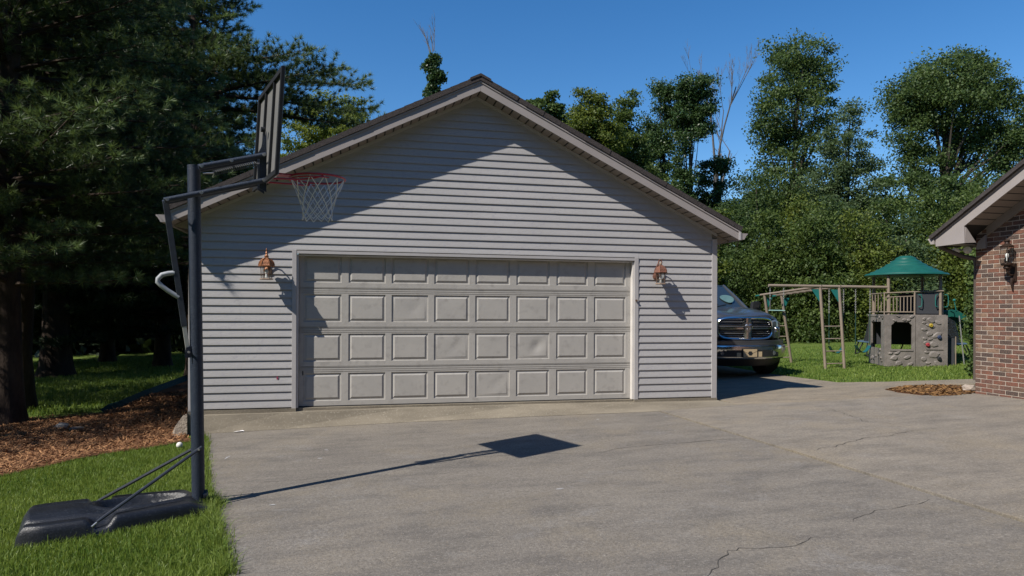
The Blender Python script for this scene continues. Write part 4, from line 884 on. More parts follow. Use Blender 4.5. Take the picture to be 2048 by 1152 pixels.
# headlights, bumper, plate
for s in (-1, 1):
    R_ = []
    for x, y0, z0, z1 in ((.585, .175, .80, 1.10), (.66, .20, .775, 1.135), (.76, .245, .77, 1.14), (.85, .315, .78, 1.125), (.91, .40, .80, 1.10), (.945, .50, .83, 1.07)):
        R_.append([(s * x, y0 + .05, z0 - .006), (s * x, y0 - .015, z0 + .02), (s * x, y0 - .02, (z0 + z1) / 2), (s * x, y0 + .0, z1 - .02), (s * x, y0 + .06, z1 + .006)])
    b = MB(); b.grid(R_); hl = TB(b, 'headlight', M_HEADL)
    b = MB(); b.lathe([(.055, 0), (.055, .02), (.04, .035), (0, .04)], 12, (s * .72, .205, .96), Matrix.Rotation(math.pi / 2, 3, 'X')); TB(b, 'headlight_lamp', M_CHROME, hl)
    b = MB(); b.lathe([(.045, 0), (.045, .02), (.0, .026)], 12, (s * .56, .045, .50), Matrix.Rotation(math.pi / 2, 3, 'X')); TB(b, 'fog_lamp', M_HEADL)
b = MB(); R_ = []
for z, d, w in ((.375, .06, .93), (.385, .002, .95), (.41, -.020, .965), (.55, -.028, .985), (.622, -.027, .99), (.645, -.018, .985), (.652, .05, .97)):
    R_.append([(x * w, d + .34 * abs(x) ** 3.2, z) for x in [-1 + 2 * i / 24 for i in range(25)]])
b.grid(R_); bump = TB(b, 'bumper', M_CHROME)
b = MB(); b.grid([[(x, -.03 + .34 * abs(x / .97) ** 3.2, z) for x in [-.70 + 1.4 * i / 18 for i in range(19)]] for z in (.425, .56)]); TB(b, 'bumper_grille', M_BLACK, bump)
b = MB(); R_ = []
for z, d in ((.653, .02), (.70, .012), (.742, .014), (.752, .10)): R_.append([(x * .97, d + .03 + .32 * abs(x) ** 3, z) for x in [-1 + 2 * i / 20 for i in range(21)]])
b.grid(R_); TB(b, 'bumper_top_pad', M_PAINT)
b = MB(); b.grid([[(x * w, d + .30 * abs(x) ** 3, z) for x in [-1 + 2 * i / 16 for i in range(17)]] for z, d, w in ((.375, .06, .92), (.30, .10, .88), (.235, .16, .80))]); TB(b, 'air_dam', M_BLACK)
b = MB(); b.box(-.165, .165, -.052, -.034, .415, .595); pl = TB(b, 'licence_plate', M_BLACK, bump, sm=False, bv=.006)
b = MB(); b.box(-.148, .148, -.056, -.0525, .430, .580); TB(b, 'plate_face', M_PLATE, pl, sm=False) if False else b.build('plate_face', M_PLATE, truck, world=False)
b = MB(); b.prism([(.052 * math.cos(a), -.060, .50 + .044 * math.sin(a)) for a in [math.pi / 3 * k for k in range(6)]], (0, .0035, 0)); b.build('plate_emblem', M_BLACK, truck, world=False)
for s in (-1, 1): b = MB(); b.tube([(s * .145, -.0575, .545), (s * .09, -.0575, .515), (s * .042, -.0575, .505)], .0022, 4); b.build('plate_line', pmat('plate_brown', (0.12, 0.08, 0.05)), truck, world=False)
b = MB(); b.box(.175, .27, -.035, -.02, .43, .53); b.build('tow_bracket', M_PLATE, truck, world=False)
b = MB(); b.box(-.28, -.19, -.035, -.02, .43, .51); b.build('tow_bracket', M_PLATE, truck, world=False)
for (wx, wy) in ((-.86, .98), (.86, .98), (-.86, 4.55), (.86, 4.55)):
    b = MB(); Mx = Matrix.Rotation(math.pi / 2, 3, 'Y')
    b.lathe([(.24, -.13), (.36, -.135), (.392, -.11), (.40, -.05), (.40, .05), (.392, .11), (.36, .135), (.24, .13)], 28, (wx, wy, .40), Mx); wh = TB(b, 'wheel', M_TYRE)
    b = MB(); b.lathe([(0, -.10), (.24, -.11), (.245, .11), (0, .10)], 20, (wx, wy, .40), Mx); TB(b, 'rim', M_ALLOY, wh)
    b = MB(); b.lathe([(.0, -.11), (.46, -.13), (.46, .135), (0, .11)], 18, (wx * 1.02, wy, .50), Mx); TB(b, 'wheel_well', M_BLACK)
b = MB(); b.box(-.75, .75, .3, 5.6, .30, .47); TB(b, 'chassis', M_BLACK, sm=False)

# ------------------------------------------------------------------ play set
M_TAN = pmat('tan_powder_coat', (0.23, 0.185, 0.140), (0.19, 0.15, 0.115), 6, 0.5)
M_GREEN = pmat('green_poly', (0.010, 0.092, 0.070), (0.008, 0.070, 0.054), 5, 0.42, spec=0.4)
M_TEAL = pmat('teal_poly', (0.014, 0.145, 0.125), (0.010, 0.11, 0.10), 5, 0.45)
M_ROCK = pmat('taupe_rock_plastic', (0.200, 0.176, 0.158), (0.132, 0.116, 0.104), 5, 0.6, 0.4, 40, lo=.35, hi=.65)
M_PANEL = pmat('charcoal_panel', (0.040, 0.042, 0.048), rough=0.6)
M_CHAIN = pmat('galvanised_chain', (0.45, 0.45, 0.43), (0.35, 0.35, 0.34), 40, 0.4, metal=0.6)
q0 = atZ(1775, 735, 15.9); q0.z = ground_z(q0.x, q0.y)
play = thing('playset', 'tan metal playset with green canopy tower, rock wall, monkey bars and slide', 'playset', q0)
e1 = (RIGHT * .985 - FWD * .17).normalized(); e2 = (FWD * .975 + RIGHT * .20).normalized()
def T(u, v, w): return q0 + e1 * u + e2 * v + Vector((0, 0, w))
PB = lambda b, nm, m, par=play, sm=False, bv=0: b.build(nm, m, par, smooth=sm, bevel=bv)
def tslab(u0, u1, v0, v1, w0, w1, b=None):
    b = b or MB(); return b.add([T(*p) for p in ((u0,v0,w0),(u1,v0,w0),(u1,v1,w0),(u0,v1,w0),(u0,v0,w1),(u1,v0,w1),(u1,v1,w1),(u0,v1,w1))], [(0,3,2,1),(4,5,6,7),(0,1,5,4),(1,2,6,5),(2,3,7,6),(3,0,4,7)])
TW, TD = 1.13, 1.10
for u, v in ((0.02, .02), (TW, .02), (0.02, TD), (TW, TD)):
    b = MB(); b.tube([T(u, v, -.05), T(u, v, 2.18)], .036, 10); PB(b, 'post', M_TAN, sm=True)
PB(tslab(-.10, TW + .10, -.04, TD + .05, 1.15, 1.20), 'deck', M_ROCK, bv=.008)
# roof canopy: stepped cone
b = MB(); c = T(TW / 2, TD / 2, 0); prof = [(0, 2.12), (.86, 2.12), (.90, 2.135), (.88, 2.155)]
for i in range(7):
    r = .88 - .11 * i; z = 2.155 + .040 * i + .004 * i * i; prof += [(r - .012, z + .018), (r - .10, z + .038 + .004 * i)]
prof += [(.09, 2.578), (.05, 2.592), (0, 2.598)]
b.lathe(prof, 24, (c.x, c.y, q0.z)); PB(b, 'canopy', M_GREEN, sm=True)
def rocks(b, u0, u1, w0, w1, n, seed, v=-.07, face='front', smin=.04, smax=.10):
    rg = random.Random(seed); placed = []
    for _ in range(400):
        if len(placed) >= n: break
        u, w = rg.uniform(u0, u1), rg.uniform(w0, w1); r = rg.uniform(smin, smax); r2 = r * rg.uniform(.45, .8)
        if any(math.hypot(u - a, w - c_) < (r + d) * .8 for a, c_, d in placed): continue
        if u - r < u0 - .03 or u + r > u1 + .03 or w - r2 < w0 - .02 or w + r2 > w1 + .02: continue
        placed.append((u, w, r)); ang = rg.uniform(-.5, .5); m_ = 9; rings = []
        sh = [rg.uniform(.8, 1.15) for _ in range(m_)]
        for k, d in ((1.0, .0), (.84, .014), (.6, .020)):
            ring = []
            for j in range(m_):
                a = 2 * math.pi * j / m_; x = math.cos(a) * r * k * sh[j]; y = math.sin(a) * r2 * k * sh[j]
                x, y = x * math.cos(ang) - y * math.sin(ang), x * math.sin(ang) + y * math.cos(ang)
                ring.append(T(u + x, v - d, w + y) if face == 'front' else T(v - d, u + x, w + y))
            rings.append(ring)
        b.grid([rr + [rr[0]] for rr in rings]); b.add(rings[-1], [tuple(range(m_))])
# window wall and climbing wall of moulded stone
b = tslab(-.05, .57, -.07, -.02, .0, .40); tslab(-.05, .57, -.07, -.02, 1.03, 1.19, b); tslab(-.05, .055, -.07, -.02, .40, 1.03, b); tslab(.50, .57, -.07, -.02, .40, 1.03, b); tslab(.03, .52, -.085, -.07, .36, .395, b)
b.prism([T(.055, -.07, .95), T(.055, -.07, 1.03), T(.13, -.07, 1.03)], e2 * .05); b.prism([T(.50, -.07, .95), T(.50, -.07, 1.03), T(.425, -.07, 1.03)], e2 * .05)
rocks(b, .0, .53, .03, .34, 6, 3, smin=.06, smax=.15); rocks(b, .0, .53, 1.05, 1.17, 5, 4, smin=.04, smax=.08); PB(b, 'window_wall', M_ROCK, sm=True)
b = tslab(.58, 1.24, -.075, -.02, .0, 1.19); tslab(.80, 1.22, -.09, -.075, .40, .425, b); tslab(1.16, 1.24, -.10, -.076, 0, 1.19, b)
rocks(b, .70, 1.14, .03, .37, 5, 5, smin=.06, smax=.14); rocks(b, .70, 1.14, .46, 1.14, 13, 6, smin=.05, smax=.12); PB(b, 'climbing_wall', M_ROCK, sm=True)
b = tslab(-.09, -.05, -.05, .18, 0, 1.19); tslab(-.09, -.05, .92, TD, 0, 1.19, b); tslab(-.09, -.05, .18, .92, 0, .40, b); tslab(-.09, -.05, .18, .92, 1.03, 1.19, b); rocks(b, .0, 1.0, .03, .38, 7, 8, v=-.09, face='side'); rocks(b, .0, 1.0, 1.05, 1.17, 5, 9, v=-.09, face='side', smin=.03, smax=.07); PB(b, 'side_wall', M_ROCK, sm=True)
b = tslab(1.20, 1.26, .0, .10, 0, 1.19); tslab(1.20, 1.24, .1, TD, .62, 1.19, b); rocks(b, 0, .2, .2, 1.1, 5, 10, v=1.33, face='side', smin=.03, smax=.06); PB(b, 'side_wall', M_ROCK, sm=True)
PB(tslab(.0, TW, TD - .02, TD + .02, .46, 1.15), 'back_wall', M_PANEL)
for px, py, col, nm in ((1852, 653, (.34, .25, .03), 'yellow'), (1867, 676, (.025, .04, .09), 'navy'), (1846, 691, (.30, .04, .05), 'red'), (1867, 718, (.02, .022, .025), 'black'), (1852, 602, None, '')):
    if col is None: continue
    pz = (735 - py) / 85.8; pu = (px - 1775) / 85.8
    b = MB(); cpt = T(pu, -.075, pz); Mx = (-e2).to_track_quat('Z', 'Y').to_matrix(); b.lathe([(.045, 0), (.047, .02), (.034, .04), (.016, .044), (.012, .03), (0, .03)], 12, cpt, Mx); o = PB(b, 'climbing_hold', pmat(nm + '_hold', col, rough=.45), sm=True); o['label'] = nm + ' climbing hold'
# railings, panels and grab handles on the deck
def bar(a, c_, r=.016, nm='rail', m=M_TAN, n=7): b = MB(); b.tube([a, c_], r, n); return PB(b, nm, m, sm=True)
bar(T(-.08, -.02, 1.70), T(.57, -.02, 1.73)); bar(T(.57, -.02, 1.73), T(TW + .05, -.02, 1.75)); bar(T(-.08, -.02, 1.26), T(.57, -.02, 1.26)); bar(T(-.08, -.02, 1.20), T(-.08, -.02, 1.70)); bar(T(.57, -.02, 1.2), T(.57, -.02, 1.74), .02)
bar(T(-.08, -.02, 1.60), T(.57, -.02, 1.63), .012); bar(T(-.08, TD, 1.70), T(-.08, -.02, 1.70)); bar(T(-.08, TD, 1.26), T(-.08, -.02, 1.26))
for i in range(7): bar(T(.04 + .075 * i, -.02, 1.26), T(.04 + .075 * i, -.02, 1.61 + .01 * (i > 3)), .011, 'baluster')
for i in range(4): bar(T(-.08, .2 + .22 * i, 1.26), T(-.08, .2 + .22 * i, 1.70), .011, 'baluster')
PB(tslab(.60, TW - .04, .0, .03, 1.22, 1.70), 'deck_panel', M_PANEL, bv=.01); PB(tslab(TW + .04, TW + .06, .02, TD, 1.21, 1.78), 'deck_panel', M_PANEL); PB(tslab(.60, TW, TD - .02, TD + .01, 1.21, 1.72), 'deck_panel', M_PANEL)
for u in (.645, 1.06, 1.20):
    s = 1 if u < .9 else (-1 if u < 1.1 else 1)
    b = MB(); b.tube([T(u, -.03, 1.38), T(u + s * .05, -.06, 1.39), T(u + s * .065, -.06, 1.44), T(u + s * .065, -.06, 1.60), T(u + s * .05, -.06, 1.66), T(u, -.03, 1.665)], .010, 6); PB(b, 'grab_handle', M_TEAL, sm=True)
# slide leaving the tower to the right, with a hump
sp = [(1.20, 1.10), (1.32, 1.18), (1.46, 1.215), (1.60, 1.19), (1.74, 1.10), (1.88, .96), (2.04, .78), (2.22, .60), (2.45, .46), (2.7, .38), (2.9, .36)]
b = MB(); rows = []
for u, w in sp:
    rows.append([T(u, .25, w + .10), T(u, .28, w + .11), T(u, .32, w + .02), T(u, .44, w - .01), T(u, .62, w - .01), T(u, .74, w + .02), T(u, .78, w + .11), T(u, .81, w + .10), T(u, .81, w - .05), T(u, .25, w - .05), T(u, .25, w + .10)])
b.grid(rows); PB(b, 'slide', M_GREEN, sm=True)
PB(tslab(1.28, 1.46, .08, .12, 0, .66), 'opening_shade', M_PANEL); bar(T(1.48, .08, 0), T(1.48, .08, .70), .012, 'lower_post')  # dark slab put in for the shade inside the opening under the deck
bar(T(1.62, .25, 1.18), T(1.72, .22, 0), .014, 'slide_leg', M_CHAIN)
bar(T(1.55, .24, 1.30), T(1.50, .22, 1.52), .012, 'telescope_post', M_TEAL); b = MB(); b.lathe([(0, -.03), (.03, -.015), (.034, .01), (.02, .03), (0, .034)], 8, T(1.50, .22, 1.54)); PB(b, 'telescope', M_TEAL, sm=True)
# swing beam, monkey bars
BZ = 1.865
bl, brr = atZ(1537, 574, 15.95), T(0.0, 0.03, BZ - .03); bl.z = q0.z + BZ
b = MB(); b.tube([bl, brr], .036, 10); PB(b, 'swing_beam', M_TAN, sm=True)
def beam_at(px):
    lo, hi = 0.0, 1.0
    for _ in range(40):
        m_ = (lo + hi) / 2; p = bl.lerp(brr, m_); d = p - CAM; x = 1024 + F * d.dot(RIGHT) / d.dot(FWD)
        if x < px: lo = m_
        else: hi = m_
    return bl.lerp(brr, lo)
bd = (brr - bl).normalized(); bn = Vector((-bd.y, bd.x, 0)).normalized(); bn = bn if bn.dot(FWD) > 0 else -bn
A_, B_ = beam_at(1640), beam_at(1678)
mdir = (bn - bd * .34).normalized(); ML = 1.95
tops = [A_ - Vector((0, 0, .03)), B_ - Vector((0, 0, .03))]; far = [p + mdir * ML - Vector((0, 0, .17)) for p in tops]
feet = []
for p, fx in zip(tops + far, ((1651, 735), (1689, 733), (1549, 734), (1583, 733))):
    Zp = (p - CAM).dot(FWD) - (.12 if p in tops else -.10)
    g = atZ(fx[0], fx[1], Zp); g.z = ground_z(g.x, g.y) - .05; feet.append(g)
    b = MB(); b.tube([p + Vector((0, 0, .02)), g], .034, 10); PB(b, 'ladder_leg', M_TAN, sm=True)
for i in range(2):
    b = MB(); b.tube([tops[i] - mdir * .05 + Vector((0, 0, .03)), far[i] + mdir * .16 + Vector((0, 0, .03))], .030, 10); PB(b, 'monkey_rail', M_TAN, sm=True)
    b = MB(); b.tube([far[i] + mdir * .12 + Vector((0, 0, .03)), far[i] + mdir * .34 + Vector((0, 0, .01))], .020, 6); PB(b, 'rail_end', M_TEAL, sm=True)
for k in range(8):
    t_ = (k + .6) / 8.4; bar((tops[0] + Vector((0, 0, .02))).lerp(far[0] + Vector((0, 0, .02)), t_), (tops[1] + Vector((0, 0, .02))).lerp(far[1] + Vector((0, 0, .02)), t_), .014, 'rung')
for a in (0, 2):
    for t_ in (.17, .36, .55, .78) if a == 0 else (.18, .36, .55, .74):
        t_ = 1 - t_ * .7 if False else 1 - (.08 + .15 * (.17, .36, .55, .78).index(t_) if a == 0 else .10 + .155 * (.18, .36, .55, .74).index(t_))
        P0, P1 = (tops + far)[a], (tops + far)[a + 1]
        bar(P0.lerp(feet[a], t_), P1.lerp(feet[a + 1], t_), .013, 'rung')
for p, ft_foot, d_ in ((tops[0], feet[0], -1), (tops[1], feet[1], -1), (far[0], feet[2], 1), (far[1], feet[3], 1)):
    leg = (ft_foot - p).normalized(); side_ = -bd if d_ < 0 else bd
    b = MB(); b.prism([p + leg * .04 + side_ * .03, p + leg * .04 + side_ * .20, p + leg * .34 + side_ * .03], bn * .02); PB(b, 'gusset', M_TEAL)
# swings hang from the beam: things of their own
def chain(b, a, c_, n=34):
    d = c_ - a; L_ = d.length; s_ = d.normalized().orthogonal().normalized(); r_ = d.normalized().cross(s_)
    for i in range(n):
        m0 = a + d * ((i + .5) / n); k = s_ if i % 2 else r_; hl_ = L_ / n * .62
        pts = [m0 + d.normalized() * (hl_ * math.cos(t)) + k * (.012 * math.sin(t)) for t in [math.pi / 3 * j for j in range(7)]]
        b.tube(pts, .0042, 3, caps=False)
def swing(px0, px1, label, col):
    a, c_ = beam_at(px0), beam_at(px1); a = a - Vector((0, 0, .03)); c_ = c_ - Vector((0, 0, .03)); mid = (a + c_) / 2; g = Vector((mid.x, mid.y, ground_z(mid.x, mid.y)))
    s = thing('swing', label, 'swing', g, 0, 'belt swings hanging from the beam')
    w = (c_ - a).normalized(); hw_ = (c_ - a).length / 2; zs = g.z + .42
    for e, sg in ((a, -1), (c_, 1)):
        q = mid + w * (sg * hw_ * .98); q.z = zs + .10; m_ = e.lerp(q, .45)
        b = MB(); chain(b, e, m_, 20); b.build('chain', M_CHAIN, s)
        b = MB(); b.tube([m_, q], .013, 6); b.build('chain_sleeve', pmat('sleeve_' + col, (.012, .04, .03)), s, smooth=True)
    rows = []
    for i in range(11):
        t_ = -1 + .2 * i; rows.append([mid + w * (t_ * hw_ * .95) + bn * v_ + Vector((0, 0, zs - mid.z - .16 * (1 - t_ * t_) + .08)) for v_ in (-.075, .075)])
    b = MB(); b.grid(rows); b.grid([[p - Vector((0, 0, .012)) for p in r] for r in rows]); m_ = pmat('seat_' + col, (.012, .085, .12), (.012, .10, .07), 3, .4); b.build('seat', m_, s, smooth=True)
swing(1658, 1687, 'belt swing with dark teal seat seen through the near ladder', 'teal')
swing(1711, 1740, 'belt swing with blue green seat nearest the playset tower', 'blue')
a, c_ = beam_at(1540) - Vector((0, 0, .03)), beam_at(1567) - Vector((0, 0, .03)); mid = (a + c_) / 2
tz = thing('trapeze', 'teal trapeze bar with hand ring hanging from the free end of the swing beam', 'trapeze', (mid.x, mid.y, ground_z(mid.x, mid.y)))
for e in (a, c_):
    b = MB(); chain(b, e, e - Vector((0, 0, .30)), 10); b.build('chain', M_CHAIN, tz); b = MB(); b.tube([e - Vector((0, 0, .30)), e - Vector((0, 0, .54))], .007, 5); b.build('rope', M_CHAIN, tz)
b = MB(); b.tube([a - Vector((0, 0, .55)) - bd * .03, c_ - Vector((0, 0, .55)) + bd * .03], .013, 7); b.build('bar', pmat('pale_teal_bar', (0.25, 0.42, 0.38)), tz, smooth=True)
# trampoline behind the tower
q1 = atZ(1821, 715, 18.7); q1.z = ground_z(q1.x, q1.y)
tr = thing('trampoline', 'round trampoline with blue rim pad and dark net behind the playset tower', 'trampoline', q1)
b = MB(); b.lathe([(0, .36), (1.02, .36), (1.02, .372), (0, .372)], 32); b.build('mat', M_BLACK, tr, world=False)
b = MB(); b.lathe([(1.02, .365), (1.28, .365), (1.31, .38), (1.28, .395), (1.02, .39)], 32); b.f = b.f[:-2]; b.build('rim_pad', pmat('blue_vinyl_pad', (0.05, 0.10, 0.16), (0.08, 0.12, 0.15), 5, .5), tr, world=False)
for k in range(6):
    a0 = 2 * math.pi * k / 6 + .12; pa, pb2 = [Vector((1.27 * math.cos(a0 + d_), 1.27 * math.sin(a0 + d_), .36)) for d_ in (-.22, .22)]
    k1, k2 = [Vector((1.34 * math.cos(a0 + d_), 1.34 * math.sin(a0 + d_), .18)) for d_ in (-.18, .18)]
    b = MB(); b.tube([pa, k1, k1.lerp(k2, .12) * 1.02 + Vector((0, 0, -.16)), k2.lerp(k1, .12) * 1.02 + Vector((0, 0, -.16)), k2, pb2], .02, 6); b.build('leg', M_BLACK, tr, smooth=True, world=False)
mnet, nt, bs, out_ = new_mat('black_netting'); bs.inputs['Base Color'].default_value = (.012, .013, .013, 1); bs.inputs['Roughness'].default_value = .8
trn = N(nt, 'ShaderNodeBsdfTransparent'); ms = N(nt, 'ShaderNodeMixShader'); ms.inputs[0].default_value = .82; nt.links.new(trn.outputs[0], ms.inputs[1]); nt.links.new(bs.outputs[0], ms.inputs[2]); nt.links.new(ms.outputs[0], out_.inputs[0])
b = MB(); b.lathe([(1.15, .40), (1.08, .70), (1.0, 1.1)], 32); b.f = b.f[:-2]; b.build('net', mnet, tr, world=False)
# ------------------------------------------------------------------ trees
M_BARK = pmat('grey_bark', (0.075, 0.062, 0.050), (0.035, 0.030, 0.026), 7, 0.95, 1.0, 18, spec=0.1, stretch=(1, 1, .25))
M_PBARK = pmat('pine_bark', (0.075, 0.056, 0.044), (0.026, 0.020, 0.018), 6, 0.95, 1.0, 14, spec=0.1, stretch=(1, 1, .3))
M_DEAD = pmat('bleached_wood', (0.105, 0.10, 0.10), (0.06, 0.058, 0.058), 8, 0.9)
def frame_rand(n):
    v = RNG.normal(0, 1, (n, 3)); return v / np.linalg.norm(v, axis=1, keepdims=True)
def leaf_quads(C, Nn, size, aspect=0.6):
    n = len(C); r = frame_rand(n); a = np.cross(Nn, r); a /= np.linalg.norm(a, axis=1, keepdims=True) + 1e-9; b = np.cross(Nn, a)
    s = (size * RNG.uniform(.6, 1.3, n))[:, None] / 2
    return np.stack([C - a * s, C - b * s * aspect, C + a * s, C + b * s * aspect], 1).reshape(-1, 3)
def crown(ells, n, clump_r, leaf, flat=.6, up=.35, per=190, shell=.45, droop=0.0):
    """ells: (centre, rx, ry, rz). Returns leaf quads, per-leaf tone, clump centres"""
    vol = np.array([e[1] * e[2] * e[3] for e in ells]) ** .8; vol /= vol.sum(); nc = max(6, n // per)
    ids = RNG.choice(len(ells), nc, p=vol); d = frame_rand(nc); rad = RNG.uniform(shell, 1.0, nc) ** .7
    cc = np.array([np.array(ells[i][0]) for i in ids]) + d * rad[:, None] * np.array([[ells[i][1], ells[i][2], ells[i][3]] for i in ids])
    k = RNG.integers(0, nc, n); cr = clump_r * RNG.uniform(.55, 1.35, nc)
    off = np.clip(RNG.normal(0, .5, (n, 3)), -.95, .95) * cr[k][:, None]; off[:, 2] *= flat
    off[:, 2] -= droop * (off[:, 0] ** 2 + off[:, 1] ** 2) / clump_r
    C = cc[k] + off
    Nn = frame_rand(n) + np.array([0, 0, up]) + off / clump_r * .3; Nn /= np.linalg.norm(Nn, axis=1, keepdims=True)
    tone = np.clip(RNG.normal(.45, .22, n) + RNG.normal(0, .16, nc)[k], 0, 1)
    return leaf_quads(C, Nn, leaf), tone, cc
def to_right(v): return v
def px_ell(px, py, rx, ry, Z, depth=1.0):
    c = atZ(px, py, Z); s = Z / F; return (c, rx * s, rx * s * depth, ry * s)
LM = {
 'oak': leaf_mat('oak_leaves', (0.032, 0.062, 0.020), (0.105, 0.155, 0.042), .38),
 'blue': leaf_mat('blue_green_leaves', (0.038, 0.070, 0.032), (0.115, 0.165, 0.064), .38),
 'lime': leaf_mat('light_green_leaves', (0.050, 0.084, 0.014), (0.160, 0.195, 0.036), .38),
 'locust': leaf_mat('locust_leaves', (0.085, 0.125, 0.018), (0.230, 0.270, 0.050), .45),
 'mid': leaf_mat('mid_green_leaves', (0.034, 0.066, 0.016), (0.110, 0.155, 0.036), .38),
 'ivy': leaf_mat('ivy_leaves', (0.024, 0.054, 0.018), (0.072, 0.118, 0.036), .28, .4),
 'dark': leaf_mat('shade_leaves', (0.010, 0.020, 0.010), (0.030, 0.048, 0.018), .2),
 'thuja': leaf_mat('thuja_sprays', (0.030, 0.060, 0.016), (0.095, 0.140, 0.034), .2),
}
def tree(name, label, cat, px, Zb, ells, n, leaf, mat, clump_r=.7, trunk_r=.2, limbs=14, group=None, bark=None, seed=0, px_base=None, up=.35, shell=.45, lean=None, top_frac=.8, flat=.6, droop=0.0):
    rg = random.Random(seed); base = atZ(px, 640, Zb); base.z = ground_z(base.x, base.y)
    t = thing(name, label, cat, base, 0, group)
    V, tone, cc = crown(ells, n, clump_r, leaf, up=up, shell=shell, flat=flat, droop=droop)
    link('crown', np_mesh('crown', V, 4, LM[mat], tone, base), t)
    zt = max(e[0].z + e[3] * .3 for e in ells); topc = max(ells, key=lambda e: e[0].z)[0]
    zt = base.z + (topc.z - base.z) * 1.0
    pts = []; k = 8
    for i in range(k + 1):
        f = i / k; p = base.lerp(Vector((topc.x, topc.y, zt)), f); p = Vector((base.x + (topc.x - base.x) * f ** 1.6 + rg.uniform(-.1, .1) * (0 < i < k), base.y + (topc.y - base.y) * f ** 1.6, base.z - .1 + (zt - base.z) * f)); pts.append(p)
    b = MB(); b.tube(pts, [trunk_r * (1.35 if i == 0 else 1) * (1 - .85 * i / k) + .012 for i in range(k + 1)], 9)
    tr_o = b.build('trunk', bark or M_BARK, t, smooth=True)
    b = MB(); ks = rg.sample(range(len(cc)), min(limbs, len(cc)))
    for i in ks:
        e = Vector(cc[i]); hgt = (e.z - base.z) / max(.5, zt - base.z); f = min(.92, max(.18, hgt * .62 + rg.uniform(-.08, .05))); j = f * k; i0 = int(j); s_ = pts[i0].lerp(pts[min(k, i0 + 1)], j - i0)
        m1 = s_.lerp(e, .4) + Vector((0, 0, .12 * (e - s_).length * rg.uniform(-.4, 1))); r0 = trunk_r * (1 - .85 * f) * .55 + .01
        b.tube([s_, m1, s_.lerp(e, .75) + Vector((rg.uniform(-.1, .1),) * 3), e], [r0, r0 * .7, r0 * .4, .008], 5)
    if b.v: b.build('limbs', bark or M_BARK, t, smooth=True)
    return t
E_ = lambda L, Z, d=.8: [px_ell(e[0], e[1], e[2] * 1.10, e[3] * 1.12, Z, d) for e in L]
tree('oak_tree', 'tall dark green tree with narrow layered crown behind the truck and monkey bars', 'tree', 1578, 46, E_([(1600, 108, 58, 36), (1572, 160, 60, 45), (1628, 165, 42, 40), (1590, 225, 82, 50), (1545, 255, 38, 30), (1580, 300, 70, 48), (1560, 370, 85, 50), (1545, 420, 85, 46), (1630, 425, 80, 46)], 46), 56000, .18, 'oak', .88, .26, 22, 'trees beyond the back lawn', seed=1, shell=.3)
tree('feathery_tree', 'feathery blue green tree right of the tallest narrow tree', 'tree', 1690, 40, E_([(1700, 235, 34, 26), (1690, 280, 58, 42), (1700, 335, 62, 45), (1680, 390, 80, 50), (1690, 450, 70, 50), (1735, 430, 60, 46)], 40), 32000, .14, 'blue', .6, .14, 22, 'trees beyond the back lawn', seed=2, up=.2, shell=.2)
tree('oak_tree', 'broad round crowned dark tree with open forked limbs above the brick house eave', 'tree', 1880, 50, E_([(1900, 148, 66, 40), (1840, 190, 62, 45), (1965, 170, 62, 46), (2015, 235, 50, 60), (1900, 215, 90, 50), (1820, 265, 46, 42), (1985, 300, 62, 45), (1845, 330, 50, 36), (1930, 265, 40, 30), (1800, 215, 26, 26), (2040, 320, 40, 50)], 50), 76000, .19, 'oak', .92, .42, 34, 'trees beyond the back lawn', seed=3, shell=.45)
tree('bushy_tree', 'dark bushy tree filling the gap under the round crowned tree', 'tree', 1900, 44, E_([(1870, 400, 80, 40), (1960, 400, 80, 50), (2030, 400, 60, 60), (1900, 470, 120, 60), (1800, 420, 50, 40), (1800, 385, 56, 44)], 44), 30000, .19, 'oak', .8, .2, 10, 'trees beyond the back lawn', seed=4)
# vine-clad trees right of the garage ridge
tree('vine_clad_tree', 'leaning ivy clad tree just left of the bare dead tree', 'tree', 1366, 40, E_([(1392, 180, 36, 32), (1402, 235, 30, 44), (1378, 215, 34, 40), (1376, 250, 32, 50), (1366, 330, 20, 60), (1362, 400, 28, 60)], 40), 30000, .14, 'ivy', .5, .16, 10, 'trees behind the garage', seed=5, shell=.2)
tree('vine_clad_tree', 'ivy clad tree with upright ragged top second from the bare dead tree', 'tree', 1328, 41, E_([(1328, 192, 24, 36), (1345, 235, 30, 48), (1300, 300, 34, 50), (1312, 265, 30, 50), (1330, 330, 26, 50), (1320, 400, 40, 50)], 41), 28000, .14, 'ivy', .5, .16, 10, 'trees behind the garage', seed=6, shell=.2)
tree('young_tree', 'sunlit yellow green young tree right of the garage ridge', 'tree', 1240, 36, E_([(1252, 205, 20, 30), (1240, 250, 32, 38), (1262, 290, 36, 40), (1240, 330, 50, 50), (1290, 350, 40, 50)], 36), 18000, .14, 'mid', .5, .1, 14, 'trees behind the garage', seed=7, shell=.2, up=.2)
tree('young_tree', 'loose light green tree with thin upright twigs close to the right roof slope', 'tree', 1190, 34, E_([(1200, 205, 22, 22), (1165, 210, 26, 26), (1185, 250, 46, 40), (1215, 280, 40, 40), (1160, 270, 40, 40)], 34), 18000, .13, 'lime', .45, .1, 14, 'trees behind the garage', seed=8, shell=.2, up=.2)
tree('dark_tree', 'small dark crowned tree nearest the garage ridge', 'tree', 1090, 42, E_([(1090, 205, 34, 22), (1075, 230, 44, 26), (1115, 240, 36, 30)], 42), 6500, .22, 'oak', .5, .14, 8, 'trees behind the garage', seed=9)
tree('vine_covered_stump', 'ivy covered lower trunk below the bare dead branches', 'tree', 1430, 43, E_([(1420, 345, 24, 30), (1445, 330, 18, 40), (1425, 400, 36, 50), (1400, 430, 46, 40), (1465, 420, 34, 34)], 43), 18000, .16, 'ivy', .5, .2, 6, 'trees behind the garage', seed=10, shell=.1)
